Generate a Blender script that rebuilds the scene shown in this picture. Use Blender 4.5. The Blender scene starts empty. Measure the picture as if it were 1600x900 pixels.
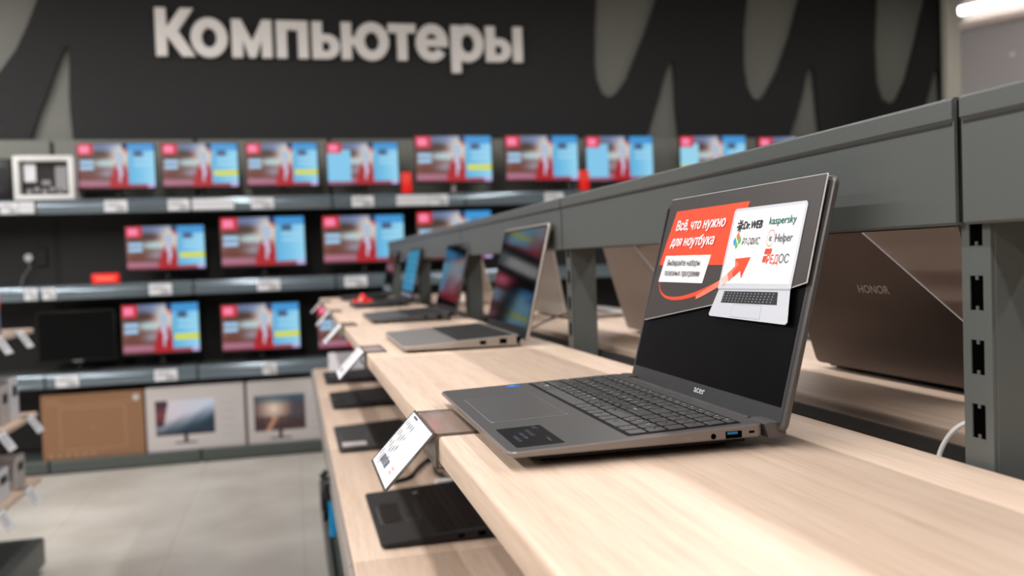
import bpy, bmesh, math, random
from mathutils import Vector, Matrix
random.seed(7)
S = bpy.context.scene
COL = S.collection
CZ = 1.28                      # camera height above the floor
TOP = CZ - 0.1717              # top of the display shelf

# ------------------------------------------------------------------ camera
def cam_basis(yaw, pitch, roll):
    cy, sy, cp, sp = math.cos(yaw), math.sin(yaw), math.cos(pitch), math.sin(pitch)
    f = Vector((sy*cp, cy*cp, sp)); r = Vector((cy, -sy, 0)); u = r.cross(f)
    cr, sr = math.cos(roll), math.sin(roll)
    return cr*r + sr*u, -sr*r + cr*u, f
r_, u_, f_ = cam_basis(.2414, -.0331, -.036)
cd = bpy.data.cameras.new('camera'); cam = bpy.data.objects.new('camera', cd); COL.objects.link(cam)
cam.matrix_world = Matrix(((r_.x, u_.x, -f_.x, 0), (r_.y, u_.y, -f_.y, 0), (r_.z, u_.z, -f_.z, CZ), (0, 0, 0, 1)))
cd.sensor_width = 36; cd.lens = 36*1389/1600; cd.clip_start = .02; cd.clip_end = 60
cd.dof.use_dof = True; cd.dof.focus_distance = .86; cd.dof.aperture_fstop = 4.6
S.camera = cam

# ------------------------------------------------------------------ world, lights, exposure
W = bpy.data.worlds.new('world'); S.world = W; W.use_nodes = True
W.node_tree.nodes['Background'].inputs[0].default_value = (1, .985, .97, 1)
W.node_tree.nodes['Background'].inputs[1].default_value = .35
S.view_settings.view_transform = 'Standard'; S.view_settings.look = 'None'
S.view_settings.exposure = 0; S.view_settings.gamma = 1; S.view_settings.use_curve_mapping = False
LAMP_Z = 3.42
LAMPS = [(2.05, 1.0, .06, 8.4, 112), (-.45, 1.0, .10, 8.4, 120), (-2.75, 1.3, .12, 8.6, 250), (-5.2, 1.3, .3, 8.2, 160), (5.2, 2.2, .3, 6.0, 45)]
for (x, y, wx, ly, pw) in LAMPS:
    l = bpy.data.lights.new('ceiling_light_glow', 'AREA'); l.shape = 'RECTANGLE'; l.size = wx; l.size_y = ly
    l.energy = pw; l.color = (1, .975, .965)
    o = bpy.data.objects.new('ceiling_light_glow', l); o.location = (x, y, LAMP_Z - .012); COL.objects.link(o)

# ------------------------------------------------------------------ materials
def mat(name, rgb, rough=.5, metal=0, emit=None, estr=1, alpha=1, trans=0, ior=1.45, coat=0, spec=None, bump=None):
    m = bpy.data.materials.new(name); m.use_nodes = True
    nt = m.node_tree; b = nt.nodes['Principled BSDF']
    col = [((c/255)/12.92 if c/255 <= .04045 else ((c/255+.055)/1.055)**2.4) for c in rgb]
    b.inputs['Base Color'].default_value = (*col, 1)
    b.inputs['Roughness'].default_value = rough; b.inputs['Metallic'].default_value = metal
    b.inputs['Transmission Weight'].default_value = trans; b.inputs['IOR'].default_value = ior
    b.inputs['Coat Weight'].default_value = coat
    if spec is not None: b.inputs['Specular IOR Level'].default_value = spec
    if emit:
        e = [((c/255)/12.92 if c/255 <= .04045 else ((c/255+.055)/1.055)**2.4) for c in emit]
        b.inputs['Emission Color'].default_value = (*e, 1); b.inputs['Emission Strength'].default_value = estr
    # faint procedural variation so that no surface is perfectly even
    tc = nt.nodes.new('ShaderNodeTexCoord'); no = nt.nodes.new('ShaderNodeTexNoise')
    no.inputs['Scale'].default_value = bump[0] if bump else 30
    no.inputs['Detail'].default_value = 4
    nt.links.new(tc.outputs['Object'], no.inputs['Vector'])
    mr = nt.nodes.new('ShaderNodeMapRange'); mr.inputs['To Min'].default_value = rough*.85; mr.inputs['To Max'].default_value = min(1, rough*1.15)
    nt.links.new(no.outputs['Fac'], mr.inputs['Value']); nt.links.new(mr.outputs['Result'], b.inputs['Roughness'])
    if bump:
        bp = nt.nodes.new('ShaderNodeBump'); bp.inputs['Strength'].default_value = bump[1]; bp.inputs['Distance'].default_value = bump[2]
        nt.links.new(no.outputs['Fac'], bp.inputs['Height']); nt.links.new(bp.outputs['Normal'], b.inputs['Normal'])
    return m

def lin(c):
    c = c/255
    return c/12.92 if c <= .04045 else ((c+.055)/1.055)**2.4
def ramp(nt, stops):
    r = nt.nodes.new('ShaderNodeValToRGB'); e = r.color_ramp.elements
    while len(e) > 1: e.remove(e[-1])
    for i, (p, c) in enumerate(stops):
        q = e[0] if i == 0 else e.new(p)
        q.position = p; q.color = (lin(c[0]), lin(c[1]), lin(c[2]), 1)
    return r
def wood_mat(name, light, dark, axis='Y'):
    m = bpy.data.materials.new(name); m.use_nodes = True; nt = m.node_tree; b = nt.nodes['Principled BSDF']
    tc = nt.nodes.new('ShaderNodeTexCoord'); mp = nt.nodes.new('ShaderNodeMapping')
    mp.inputs['Scale'].default_value = (42, 1.6, 42) if axis == 'Y' else (1.6, 42, 42)
    nt.links.new(tc.outputs['Object'], mp.inputs['Vector'])
    n1 = nt.nodes.new('ShaderNodeTexNoise'); n1.inputs['Scale'].default_value = 1.6; n1.inputs['Detail'].default_value = 6; n1.inputs['Distortion'].default_value = .5
    nt.links.new(mp.outputs['Vector'], n1.inputs['Vector'])
    mp2 = nt.nodes.new('ShaderNodeMapping'); mp2.inputs['Scale'].default_value = (240, 9, 240) if axis == 'Y' else (9, 240, 240)
    nt.links.new(tc.outputs['Object'], mp2.inputs['Vector'])
    n2 = nt.nodes.new('ShaderNodeTexNoise'); n2.inputs['Scale'].default_value = 1.5; n2.inputs['Detail'].default_value = 3
    nt.links.new(mp2.outputs['Vector'], n2.inputs['Vector'])
    mx = nt.nodes.new('ShaderNodeMix'); mx.data_type = 'FLOAT'; mx.inputs[0].default_value = .5
    nt.links.new(n1.outputs['Fac'], mx.inputs[2]); nt.links.new(n2.outputs['Fac'], mx.inputs[3])
    rp = ramp(nt, [(.3, dark), (.5, [(a*2+c)/3 for a, c in zip(light, dark)]), (.68, light)])
    nt.links.new(mx.outputs[0], rp.inputs['Fac']); nt.links.new(rp.outputs['Color'], b.inputs['Base Color'])
    b.inputs['Roughness'].default_value = .42
    bp = nt.nodes.new('ShaderNodeBump'); bp.inputs['Strength'].default_value = .15; bp.inputs['Distance'].default_value = .0008
    nt.links.new(n2.outputs['Fac'], bp.inputs['Height']); nt.links.new(bp.outputs['Normal'], b.inputs['Normal'])
    return m
M = {}
M['wood'] = wood_mat('light_oak', (219, 196, 176), (192, 165, 144))
M['wood_x'] = wood_mat('light_oak_cross', (226, 204, 184), (204, 178, 156), 'X')
M['metal'] = mat('graphite_powder_coat', (90, 94, 92), .36, .15, bump=(900, .12, .0004))
M['rail'] = mat('blue_grey_metal', (112, 124, 132), .16, .45)
M['base_metal'] = mat('olive_grey_metal', (76, 81, 78), .4, .1)
M['dark_panel'] = mat('charcoal_panel', (42, 42, 43), .75)
M['green_grey'] = mat('green_grey_wall', (132, 133, 126), .8)
M['back_dark'] = mat('black_back_panel', (34, 33, 33), .6)
M['letter'] = mat('off_white_letter', (250, 245, 242), .5)
M['black'] = mat('black_plastic', (16, 16, 17), .4)
M['black_soft'] = mat('matt_black_plastic', (26, 25, 26), .6)
M['hole'] = mat('dark_void', (4, 4, 4), .9, spec=0)
M['white'] = mat('white_plastic', (225, 224, 222), .4)
M['paper'] = mat('white_paper', (218, 218, 222), .45)
M['paper_warm'] = mat('grey_white_carton', (188, 181, 179), .6)
M['ink'] = mat('black_ink', (35, 35, 38), .6)
M['ink_soft'] = mat('grey_ink', (140, 138, 140), .6)
M['carton'] = mat('brown_cardboard', (136, 100, 72), .8)
M['carton_line'] = mat('pale_print_on_cardboard', (172, 134, 102), .8)
M['grey_alu'] = mat('steel_grey_aluminium', (86, 85, 85), .38, .35, bump=(2500, .06, .0002))
M['grey_edge'] = mat('warm_grey_edge', (130, 121, 116), .35, .4)
M['key'] = mat('dark_grey_key', (66, 66, 66), .5)
M['key_well'] = mat('key_gap_black', (9, 9, 9), .8, spec=.2)
M['bezel'] = mat('dark_grey_bezel', (50, 50, 51), .5)
M['glass_black'] = mat('black_screen', (5, 5, 6), .35, spec=.15)
M['sticker_black'] = mat('black_sticker_film', (12, 12, 12), .35, spec=.3)
M['gloss_black'] = mat('glossy_black_screen', (5, 6, 9), .06, spec=.35)
M['silver'] = mat('pale_silver', (176, 168, 160), .35, .5)
M['silver_lid'] = mat('warm_silver_lid', (178, 162, 152), .45, .3)
M['mid_silver'] = mat('mid_grey_silver', (132, 128, 125), .4, .4)
M['brown_lid'] = mat('brown_grey_lid', (72, 59, 53), .36, .6)
M['pad'] = mat('smooth_grey_touchpad', (92, 91, 91), .3, .3)
M['pad_line'] = mat('bright_pad_edge', (150, 149, 148), .3, .5)
M['blue'] = mat('blue_label', (20, 96, 180), .4)
M['usb_blue'] = mat('usb_blue_plastic', (30, 110, 165), .4)
M['red'] = mat('glowing_red_plastic', (214, 24, 22), .35, emit=(214, 24, 22), estr=.35)  # faint glow put into the red, also on the unlit stands and trinket
M['card'] = mat('anthracite_card', (64, 59, 58), .38)
M['lid_grey'] = mat('dark_steel_lid', (92, 88, 87), .35, .4)
M['card_red'] = mat('orange_red_print', (236, 74, 42), .4)
M['card_red2'] = mat('light_orange_print', (240, 120, 95), .4)
M['card_red3'] = mat('pale_orange_print', (244, 190, 178), .4)
M['card_white'] = mat('white_print', (240, 240, 242), .4)
M['card_edge'] = mat('white_card_edge', (205, 203, 200), .4)
M['card_silver'] = mat('silver_print', (196, 199, 206), .4)
M['card_silver2'] = mat('mid_silver_print', (160, 163, 172), .4)
M['green_txt'] = mat('dark_green_print', (20, 105, 88), .4)
M['grey_txt'] = mat('slate_print', (85, 92, 105), .4)
M['p_green'] = mat('green_print', (92, 178, 78), .4)
M['p_blue'] = mat('sky_blue_print', (50, 150, 215), .4)
M['p_orange'] = mat('orange_print', (240, 120, 50), .4)
M['cream'] = mat('cream_paint', (250, 246, 234), .6)
M['sign_grey'] = mat('grey_sign_face', (158, 152, 151), .35)
M['pink_bar'] = mat('pale_pink_frame', (205, 190, 184), .4)
M['cyan_bag'] = mat('bright_blue_strap', (10, 140, 200), .5)
M['tube'] = mat('lit_tube', (255, 250, 240), .4, emit=(255, 250, 240), estr=6)
M['lamp'] = mat('lit_diffuser', (255, 250, 240), .4, emit=(255, 248, 236), estr=3)
M['ceiling'] = mat('ceiling_paint', (150, 148, 144), .9)
M['side_wall'] = mat('side_wall_paint', (120, 118, 114), .9)
M['purple'] = mat('violet_grey_packaging', (105, 104, 135), .5)
M['acrylic'] = mat('clear_acrylic', (250, 245, 240), .03, trans=1, ior=1.49)
def clear_mat(name, rgb, alpha, rough):
    m = mat(name, rgb, rough, spec=.8); m.node_tree.nodes['Principled BSDF'].inputs['Alpha'].default_value = alpha
    return m
M['smoke'] = clear_mat('clear_acrylic_sheet', (160, 140, 130), .42, .06)
M['clear_edge'] = clear_mat('acrylic_edge', (96, 91, 88), .6, .2)
M['reflect'] = clear_mat('reflective_clear_acrylic', (150, 128, 116), .42, .04)

def floor_mat():
    m = bpy.data.materials.new('pale_stone_tile'); m.use_nodes = True; nt = m.node_tree; b = nt.nodes['Principled BSDF']
    tc = nt.nodes.new('ShaderNodeTexCoord')
    br = nt.nodes.new('ShaderNodeTexBrick'); br.offset = 0; br.inputs['Scale'].default_value = 1
    br.inputs['Brick Width'].default_value = .6; br.inputs['Row Height'].default_value = .6; br.inputs['Mortar Size'].default_value = .003
    br.inputs['Color1'].default_value = (lin(204), lin(199), lin(190), 1); br.inputs['Color2'].default_value = (lin(199), lin(194), lin(186), 1)
    br.inputs['Mortar'].default_value = (lin(180), lin(175), lin(167), 1)
    nt.links.new(tc.outputs['Object'], br.inputs['Vector'])
    n = nt.nodes.new('ShaderNodeTexNoise'); n.inputs['Scale'].default_value = 2.2; n.inputs['Detail'].default_value = 5
    nt.links.new(tc.outputs['Object'], n.inputs['Vector'])
    rp = ramp(nt, [(.35, (226, 224, 222)), (.65, (255, 255, 255))]); nt.links.new(n.outputs['Fac'], rp.inputs['Fac'])
    mx = nt.nodes.new('ShaderNodeMix'); mx.data_type = 'RGBA'; mx.blend_type = 'MULTIPLY'; mx.inputs[0].default_value = 1
    nt.links.new(br.outputs['Color'], mx.inputs[6]); nt.links.new(rp.outputs['Color'], mx.inputs[7])
    nt.links.new(mx.outputs[2], b.inputs['Base Color']); b.inputs['Roughness'].default_value = .38
    return m
M['floor'] = floor_mat()
def attr_mat(name, strength, rough=.3, emissive=True):
    m = bpy.data.materials.new(name); m.use_nodes = True; nt = m.node_tree; b = nt.nodes['Principled BSDF']
    a = nt.nodes.new('ShaderNodeAttribute'); a.attribute_name = 'picture'
    if emissive:
        b.inputs['Base Color'].default_value = (.01, .01, .01, 1)
        nt.links.new(a.outputs['Color'], b.inputs['Emission Color']); b.inputs['Emission Strength'].default_value = strength
    else:
        nt.links.new(a.outputs['Color'], b.inputs['Base Color'])
    b.inputs['Roughness'].default_value = rough
    return m
M['screen'] = attr_mat('lit_screen_picture', .95, .35)
M['screen_dim'] = attr_mat('dim_screen_picture', .55, .05)
M['print'] = attr_mat('printed_picture', 1, .5, False)

# ------------------------------------------------------------------ mesh helpers
class MB:
    def __init__(s, mtx=None): s.bm = bmesh.new(); s.M = mtx or Matrix.Identity(4); s.mats = []; s.mi = 0
    def use(s, m):
        if m not in s.mats: s.mats.append(m)
        s.mi = s.mats.index(m); return s
    def v(s, p): return s.bm.verts.new(s.M @ Vector(p))
    def f(s, vs):
        try: fc = s.bm.faces.new(vs); fc.material_index = s.mi; return fc
        except ValueError: return None
    def box(s, x0, x1, y0, y1, z0, z1, bev=0, seg=2):
        v = [s.v((x, y, z)) for z in (z0, z1) for y in (y0, y1) for x in (x0, x1)]
        fs = [s.f([v[i] for i in q]) for q in ((0, 2, 3, 1), (4, 5, 7, 6), (0, 1, 5, 4), (2, 6, 7, 3), (0, 4, 6, 2), (1, 3, 7, 5))]
        if bev:
            es = list({e for fc in fs for e in fc.edges})
            r = bmesh.ops.bevel(s.bm, geom=es, offset=bev, segments=seg, profile=.5, affect='EDGES')
            for fc in r['faces']: fc.material_index = s.mi
        return s
    def rings(s, rings, cap0=True, cap1=True, closed=True):
        rs = [[s.v(p) for p in r] for r in rings]; n = len(rs[0])
        for a, b in zip(rs, rs[1:]):
            for i in range(n if closed else n-1):
                j = (i+1) % n; s.f([a[i], a[j], b[j], b[i]])
        if cap0: s.f(list(reversed(rs[0])))
        if cap1: s.f(rs[-1])
        return s
    def prism(s, pts, z0, z1):
        return s.rings([[(x, y, z0) for x, y in pts], [(x, y, z1) for x, y in pts]])
    def prism_x(s, pts, x0, x1):   # profile in (y,z) along x
        return s.rings([[(x0, a, b) for a, b in pts], [(x1, a, b) for a, b in pts]])
    def prism_y(s, pts, y0, y1):   # profile in (x,z) along y
        return s.rings([[(a, y0, b) for a, b in pts], [(a, y1, b) for a, b in pts]])
    def cyl(s, p, q, r, n=16, r2=None):
        p, q = Vector(p), Vector(q); d = (q-p).normalized(); a = d.orthogonal().normalized(); b = d.cross(a)
        r2 = r if r2 is None else r2
        ring = lambda c, rr: [c + rr*(math.cos(t)*a + math.sin(t)*b) for t in [2*math.pi*i/n for i in range(n)]]
        return s.rings([ring(p, r), ring(q, r2)])
    def tube(s, pts, r, n=8, sub=8):
        pts = [Vector(p) for p in pts]; P = []
        ext = [pts[0]*2-pts[1]] + pts + [pts[-1]*2-pts[-2]]
        for i in range(1, len(ext)-2):
            for k in range(sub):
                t = k/sub; a, b, c, d = ext[i-1:i+3]
                P.append(.5*((2*b)+(c-a)*t+(2*a-5*b+4*c-d)*t*t+(3*b-a-3*c+d)*t**3))
        P.append(pts[-1]); rs = []; a = None
        for i, p in enumerate(P):
            d = (P[min(i+1, len(P)-1)]-P[max(i-1, 0)]).normalized()
            a = d.orthogonal().normalized() if a is None else (a - d*a.dot(d)).normalized()
            b = d.cross(a); rs.append([p + r*(math.cos(t)*a+math.sin(t)*b) for t in [2*math.pi*k/n for k in range(n)]])
        return s.rings(rs)
    def rslab(s, x0, x1, y0, y1, r, zt, zb, bev=.001, n=6):
        """slab with rounded plan corners; zt(x), zb(x) give top and bottom"""
        if not callable(zt): t_ = zt; zt = lambda x: t_
        if not callable(zb): b_ = zb; zb = lambda x: b_
        def outline(ins):
            P = []
            rr = max(r-ins, .0002)
            for cx, cy, a0 in ((x1-r, y1-r, 0), (x0+r, y1-r, 90), (x0+r, y0+r, 180), (x1-r, y0+r, 270)):
                for k in range(n+1):
                    t = math.radians(a0+90*k/n); P.append((cx+rr*math.cos(t), cy+rr*math.sin(t)))
            return P
        A, B = outline(bev), outline(0)
        return s.rings([[(x, y, zb(x)) for x, y in A], [(x, y, zb(x)+bev) for x, y in B], [(x, y, zt(x)-bev) for x, y in B], [(x, y, zt(x)) for x, y in A]])
    def poly(s, pts, z):
        s.f([s.v((x, y, z)) for x, y in pts]); return s
    def mesh(s, bm2, mtx=None):
        me = bpy.data.meshes.new('t'); bm2.to_mesh(me)
        if mtx: me.transform(mtx)
        me.transform(s.M); n0 = len(s.bm.faces); s.bm.from_mesh(me); s.bm.faces.ensure_lookup_table()
        for fc in s.bm.faces[n0:]: fc.material_index = s.mi
        bpy.data.meshes.remove(me); return s
    def build(s, name, m=None, parent=None, smooth=False, norm=True):
        if norm: bmesh.ops.recalc_face_normals(s.bm, faces=s.bm.faces)
        me = bpy.data.meshes.new(name); s.bm.to_mesh(me); s.bm.free()
        for q in (s.mats or [m]): me.materials.append(q)
        o = bpy.data.objects.new(name, me); COL.objects.link(o)
        if parent: o.parent = parent
        if smooth:
            for p in me.polygons: p.use_smooth = True
            me.set_sharp_from_angle(angle=math.radians(35))
        return o
_tc = {}
def text_bm(body, size=1, bold=0, shear=0, depth=0, align='LEFT', space=1):
    key = (body, size, bold, shear, depth, align, space)
    # outlines only; every solid contour is filled on its own so that overlapping strokes stay solid
    c = bpy.data.curves.new('t', 'FONT'); c.body = body; c.size = size; c.shear = shear; c.fill_mode = 'NONE'
    c.align_x = align; c.space_character = space; c.resolution_u = 3
    o = bpy.data.objects.new('t', c); COL.objects.link(o)
    dg = bpy.context.evaluated_depsgraph_get(); me = o.evaluated_get(dg).to_mesh()
    P = [v.co.copy() for v in me.vertices]; nb = {i: [] for i in range(len(P))}
    for e in me.edges: nb[e.vertices[0]].append(e.vertices[1]); nb[e.vertices[1]].append(e.vertices[0])
    o.evaluated_get(dg).to_mesh_clear(); bpy.data.objects.remove(o); bpy.data.curves.remove(c)
    seen, loops = set(), []
    for i in range(len(P)):
        if i in seen or len(nb[i]) != 2: continue
        lp, prev, cur = [i], i, (i+1 if i+1 in nb[i] else nb[i][0]); seen.add(i)
        while cur != i and cur not in seen:
            lp.append(cur); seen.add(cur); n = nb[cur]; nx = n[0] if n[0] != prev else n[1]; prev, cur = cur, nx
        loops.append([P[k] for k in lp])
    area = lambda L: sum(a.x*b.y-b.x*a.y for a, b in zip(L, L[1:]+L[:1]))/2
    def inside(p, L):
        r = False
        for a, b in zip(L, L[1:]+L[:1]):
            if (a.y > p.y) != (b.y > p.y) and p.x < (b.x-a.x)*(p.y-a.y)/(b.y-a.y)+a.x: r = not r
        return r
    from mathutils.geometry import tessellate_polygon
    bm = bmesh.new(); AR = [area(L) for L in loops]
    # a contour is a hole when it runs against the contour that encloses it
    par = []
    for i, L in enumerate(loops):
        enc = [j for j, K in enumerate(loops) if j != i and abs(AR[j]) > abs(AR[i]) and all(inside(q, K) for q in L[::max(1, len(L)//6)])]
        par.append(min(enc, key=lambda j: abs(AR[j])) if enc else None)
    hole = [par[i] is not None and AR[i]*AR[par[i]] < 0 for i in range(len(loops))]
    for i, L in enumerate(loops):
        if hole[i]: continue
        grp = [L]+[loops[j] for j in range(len(loops)) if hole[j] and par[j] == i]
        flat = [p for g in grp for p in g]; vs = [bm.verts.new(p) for p in flat]
        for t in tessellate_polygon(grp):
            a, b, cc = (flat[k] for k in t)
            if ((b-a).cross(cc-a)).z < 0: t = (t[0], t[2], t[1])
            try: bm.faces.new([vs[k] for k in t])
            except ValueError: pass
    if bold > 0:      # heavier weight: the same outline struck again a hair to each side
        src = bpy.data.meshes.new('t'); bm.to_mesh(src)
        for k, (dx, dy) in enumerate(((-1, 0), (1, 0), (0, .6), (0, -.6), (-.7, .5), (.7, .5), (-.7, -.5), (.7, -.5))):
            n0 = len(bm.verts); bm.from_mesh(src); bm.verts.ensure_lookup_table()
            for v in bm.verts[n0:]: v.co.x += dx*bold*size; v.co.y += dy*bold*size; v.co.z += (k+1)*1.5e-6*size/max(size, 1e-6)
        bpy.data.meshes.remove(src)
    return bm
def fit_text(body, x0, x1, y, h=None, bold=0, shear=0, z=0, depth=0):
    """text from x0 to x1 with baseline y (xy plane); h = height of a capital"""
    bm = text_bm(body, 1, bold, shear, depth)
    xs = [v.co.x for v in bm.verts]; a, b = min(xs), max(xs); sx = (x1-x0)/(b-a)
    sy = h/.73 if h else sx
    bmesh.ops.transform(bm, matrix=Matrix.Translation((x0, y, z)) @ Matrix.Diagonal((sx, sy, 1, 1)) @ Matrix.Translation((-a, 0, 0)), verts=bm.verts)
    return bm
def tag(o, label=None, cat=None, group=None, kind=None):
    for k, v in (('label', label), ('category', cat), ('group', group), ('kind', kind)):
        if v: o[k] = v
    return o
def empty(name, loc=(0, 0, 0), rz=0, label=None, cat=None, group=None):
    o = bpy.data.objects.new(name, None); COL.objects.link(o); o.location = loc; o.rotation_euler = (0, 0, rz)
    o.empty_display_size = .05
    return tag(o, label, cat, group)
def children(o): return [c for c in COL.objects if c.parent == o]
def copy_tree(o, parent=None):
    c = o.copy(); COL.objects.link(c)
    if parent: c.parent = parent
    for ch in children(o): copy_tree(ch, c)
    return c
def picture(name, fn, w, h, nx, ny, mtx, m, parent):
    """flat picture on a fine grid; fn(u,v)->sRGB 0..255; u right, v up"""
    bm = bmesh.new(); lay = bm.loops.layers.float_color.new('picture')
    V = [[bm.verts.new(mtx @ Vector((w*i/nx, h*j/ny, 0))) for i in range(nx+1)] for j in range(ny+1)]
    for j in range(ny):
        for i in range(nx):
            fc = bm.faces.new([V[j][i], V[j][i+1], V[j+1][i+1], V[j+1][i]])
            c = fn((i+.5)/nx, (j+.5)/ny); c = (lin(c[0]), lin(c[1]), lin(c[2]), 1)
            for lp in fc.loops: lp[lay] = c
    me = bpy.data.meshes.new(name); bm.to_mesh(me); bm.free(); me.materials.append(m)
    o = bpy.data.objects.new(name, me); COL.objects.link(o); o.parent = parent
    return o
def FRONT(x, y, z):   # picture frame on a plane facing -Y : local x->X, y->Z
    return Matrix(((1, 0, 0, x), (0, 0, -1, y), (0, 1, 0, z), (0, 0, 0, 1)))

# ------------------------------------------------------------------ room shell
def structure(name, mb, m=None): return tag(mb.build(name, m), kind='structure')
structure('floor', MB().box(-7, 10, -5, 7.2, -.05, 0), M['floor'])
structure('ceiling', MB().box(-7, 10, -5, 7.2, 4.0, 4.05), M['ceiling'])
structure('wall_back', MB().box(-7, 10, 6.75, 6.85, 0, 4.0), M['green_grey'])
structure('wall_left', MB().box(-7.1, -7, -5, 7.2, 0, 4.0), M['side_wall'])
structure('wall_right', MB().box(10, 10.1, -5, 7.2, 0, 4.0), M['side_wall'])
structure('wall_front', MB().box(-7, 10, -5.1, -5, 0, 4.0), M['side_wall'])

# projection of photo positions onto the wall plane was done beforehand; helper converts the traced outline to metres
Fpx = 1389.0
def on_wall(px, py, Y):
    d = f_ + r_*((px-800)/Fpx) - u_*((py-450)/Fpx)
    return d.x*Y/d.y, d.z*Y/d.y + CZ
# dark relief panel with the pale wave openings: one outline, real 3 cm thickness
WY = 6.70
spikes = [
 [(46, 211), (60, 178), (73, 147), (83, 118), (92, 94), (100, 76), (105, 70), (108, 74), (109, 98), (109, 147), (111, 180), (115, 211)],
 [(1010, 210), (1021, 180), (1030, 150), (1040, 112), (1046, 97), (1050, 94), (1053, 100), (1055, 125), (1057, 170), (1062, 210)],
 [(1233, 211), (1246, 178), (1255, 144), (1261, 114), (1267, 101), (1271, 102), (1273, 114), (1276, 144), (1283, 211)],
 [(1440, 212), (1447, 164), (1454, 138), (1460, 113), (1465, 105), (1468, 112), (1470, 153), (1475, 212)]]
tops = [
 [(-140, -260), (-150, -60), (-140, 40), (-110, 120), (-70, 150), (-30, 140), (0, 112), (25, 78), (42, 42), (58, 0), (90, -110), (120, -260)],
 [(945, -260), (936, -100), (931, 0), (929, 50), (929, 100), (932, 125), (941, 147), (952, 153), (965, 146), (980, 125), (997, 82), (1012, 45), (1027, 0), (1055, -110), (1080, -260)],
 [(1185, -260), (1173, -100), (1167, 0), (1162, 50), (1162, 100), (1167, 135), (1176, 153), (1187, 158), (1198, 147), (1217, 112), (1237, 55), (1251, 0), (1277, -110), (1298, -260)],
 [(1385, -260), (1376, -100), (1370, 0), (1367, 72), (1370, 130), (1379, 156), (1391, 163), (1402, 157), (1417, 127), (1431, 72), (1448, 0), (1472, -110), (1490, -260)]]
zb = CZ + .905*1.02
zt_ = 3.95
pts = [(-5.0, zb)]
for s in spikes:
    for i, (px, py) in enumerate(s):
        x, z = on_wall(px, py, WY)
        pts.append((x, zb if i in (0, len(s)-1) else z))
pts.append((5.78, zb)); pts.append((5.78, zt_))
for s in reversed(tops):
    for i, (px, py) in reversed(list(enumerate(s))):
        x, z = on_wall(px, py, WY)
        pts.append((x, zt_ if i in (0, len(s)-1) else min(z, zt_)))
pts.append((-5.0, zt_))
def flat_shape(name, loops, depth, m, mtx):
    c = bpy.data.curves.new(name, 'CURVE'); c.dimensions = '2D'; c.fill_mode = 'BOTH'; c.extrude = depth/2; c.bevel_depth = .004; c.bevel_resolution = 1
    for L in loops:
        sp = c.splines.new('POLY'); sp.points.add(len(L)-1); sp.use_cyclic_u = True
        for p, q in zip(sp.points, L): p.co = (q[0], q[1], 0, 1)
    o = bpy.data.objects.new(name, c); COL.objects.link(o); dg = bpy.context.evaluated_depsgraph_get()
    me = bpy.data.meshes.new_from_object(o.evaluated_get(dg)); bpy.data.objects.remove(o); bpy.data.curves.remove(c)
    me.transform(mtx); me.materials.clear(); me.materials.append(m)
    o = bpy.data.objects.new(name, me); COL.objects.link(o); return o
tr = flat_shape('trim_1', [pts], .03, M['dark_panel'], Matrix(((1, 0, 0, 0), (0, 0, -1, WY+.02), (0, 1, 0, 0), (0, 0, 0, 1))))
tag(tr, kind='structure')
structure('trim_2', MB().box(5.56, 5.72, 6.58, 6.66, 0, 4.0, .01), M['cream'])

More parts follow.
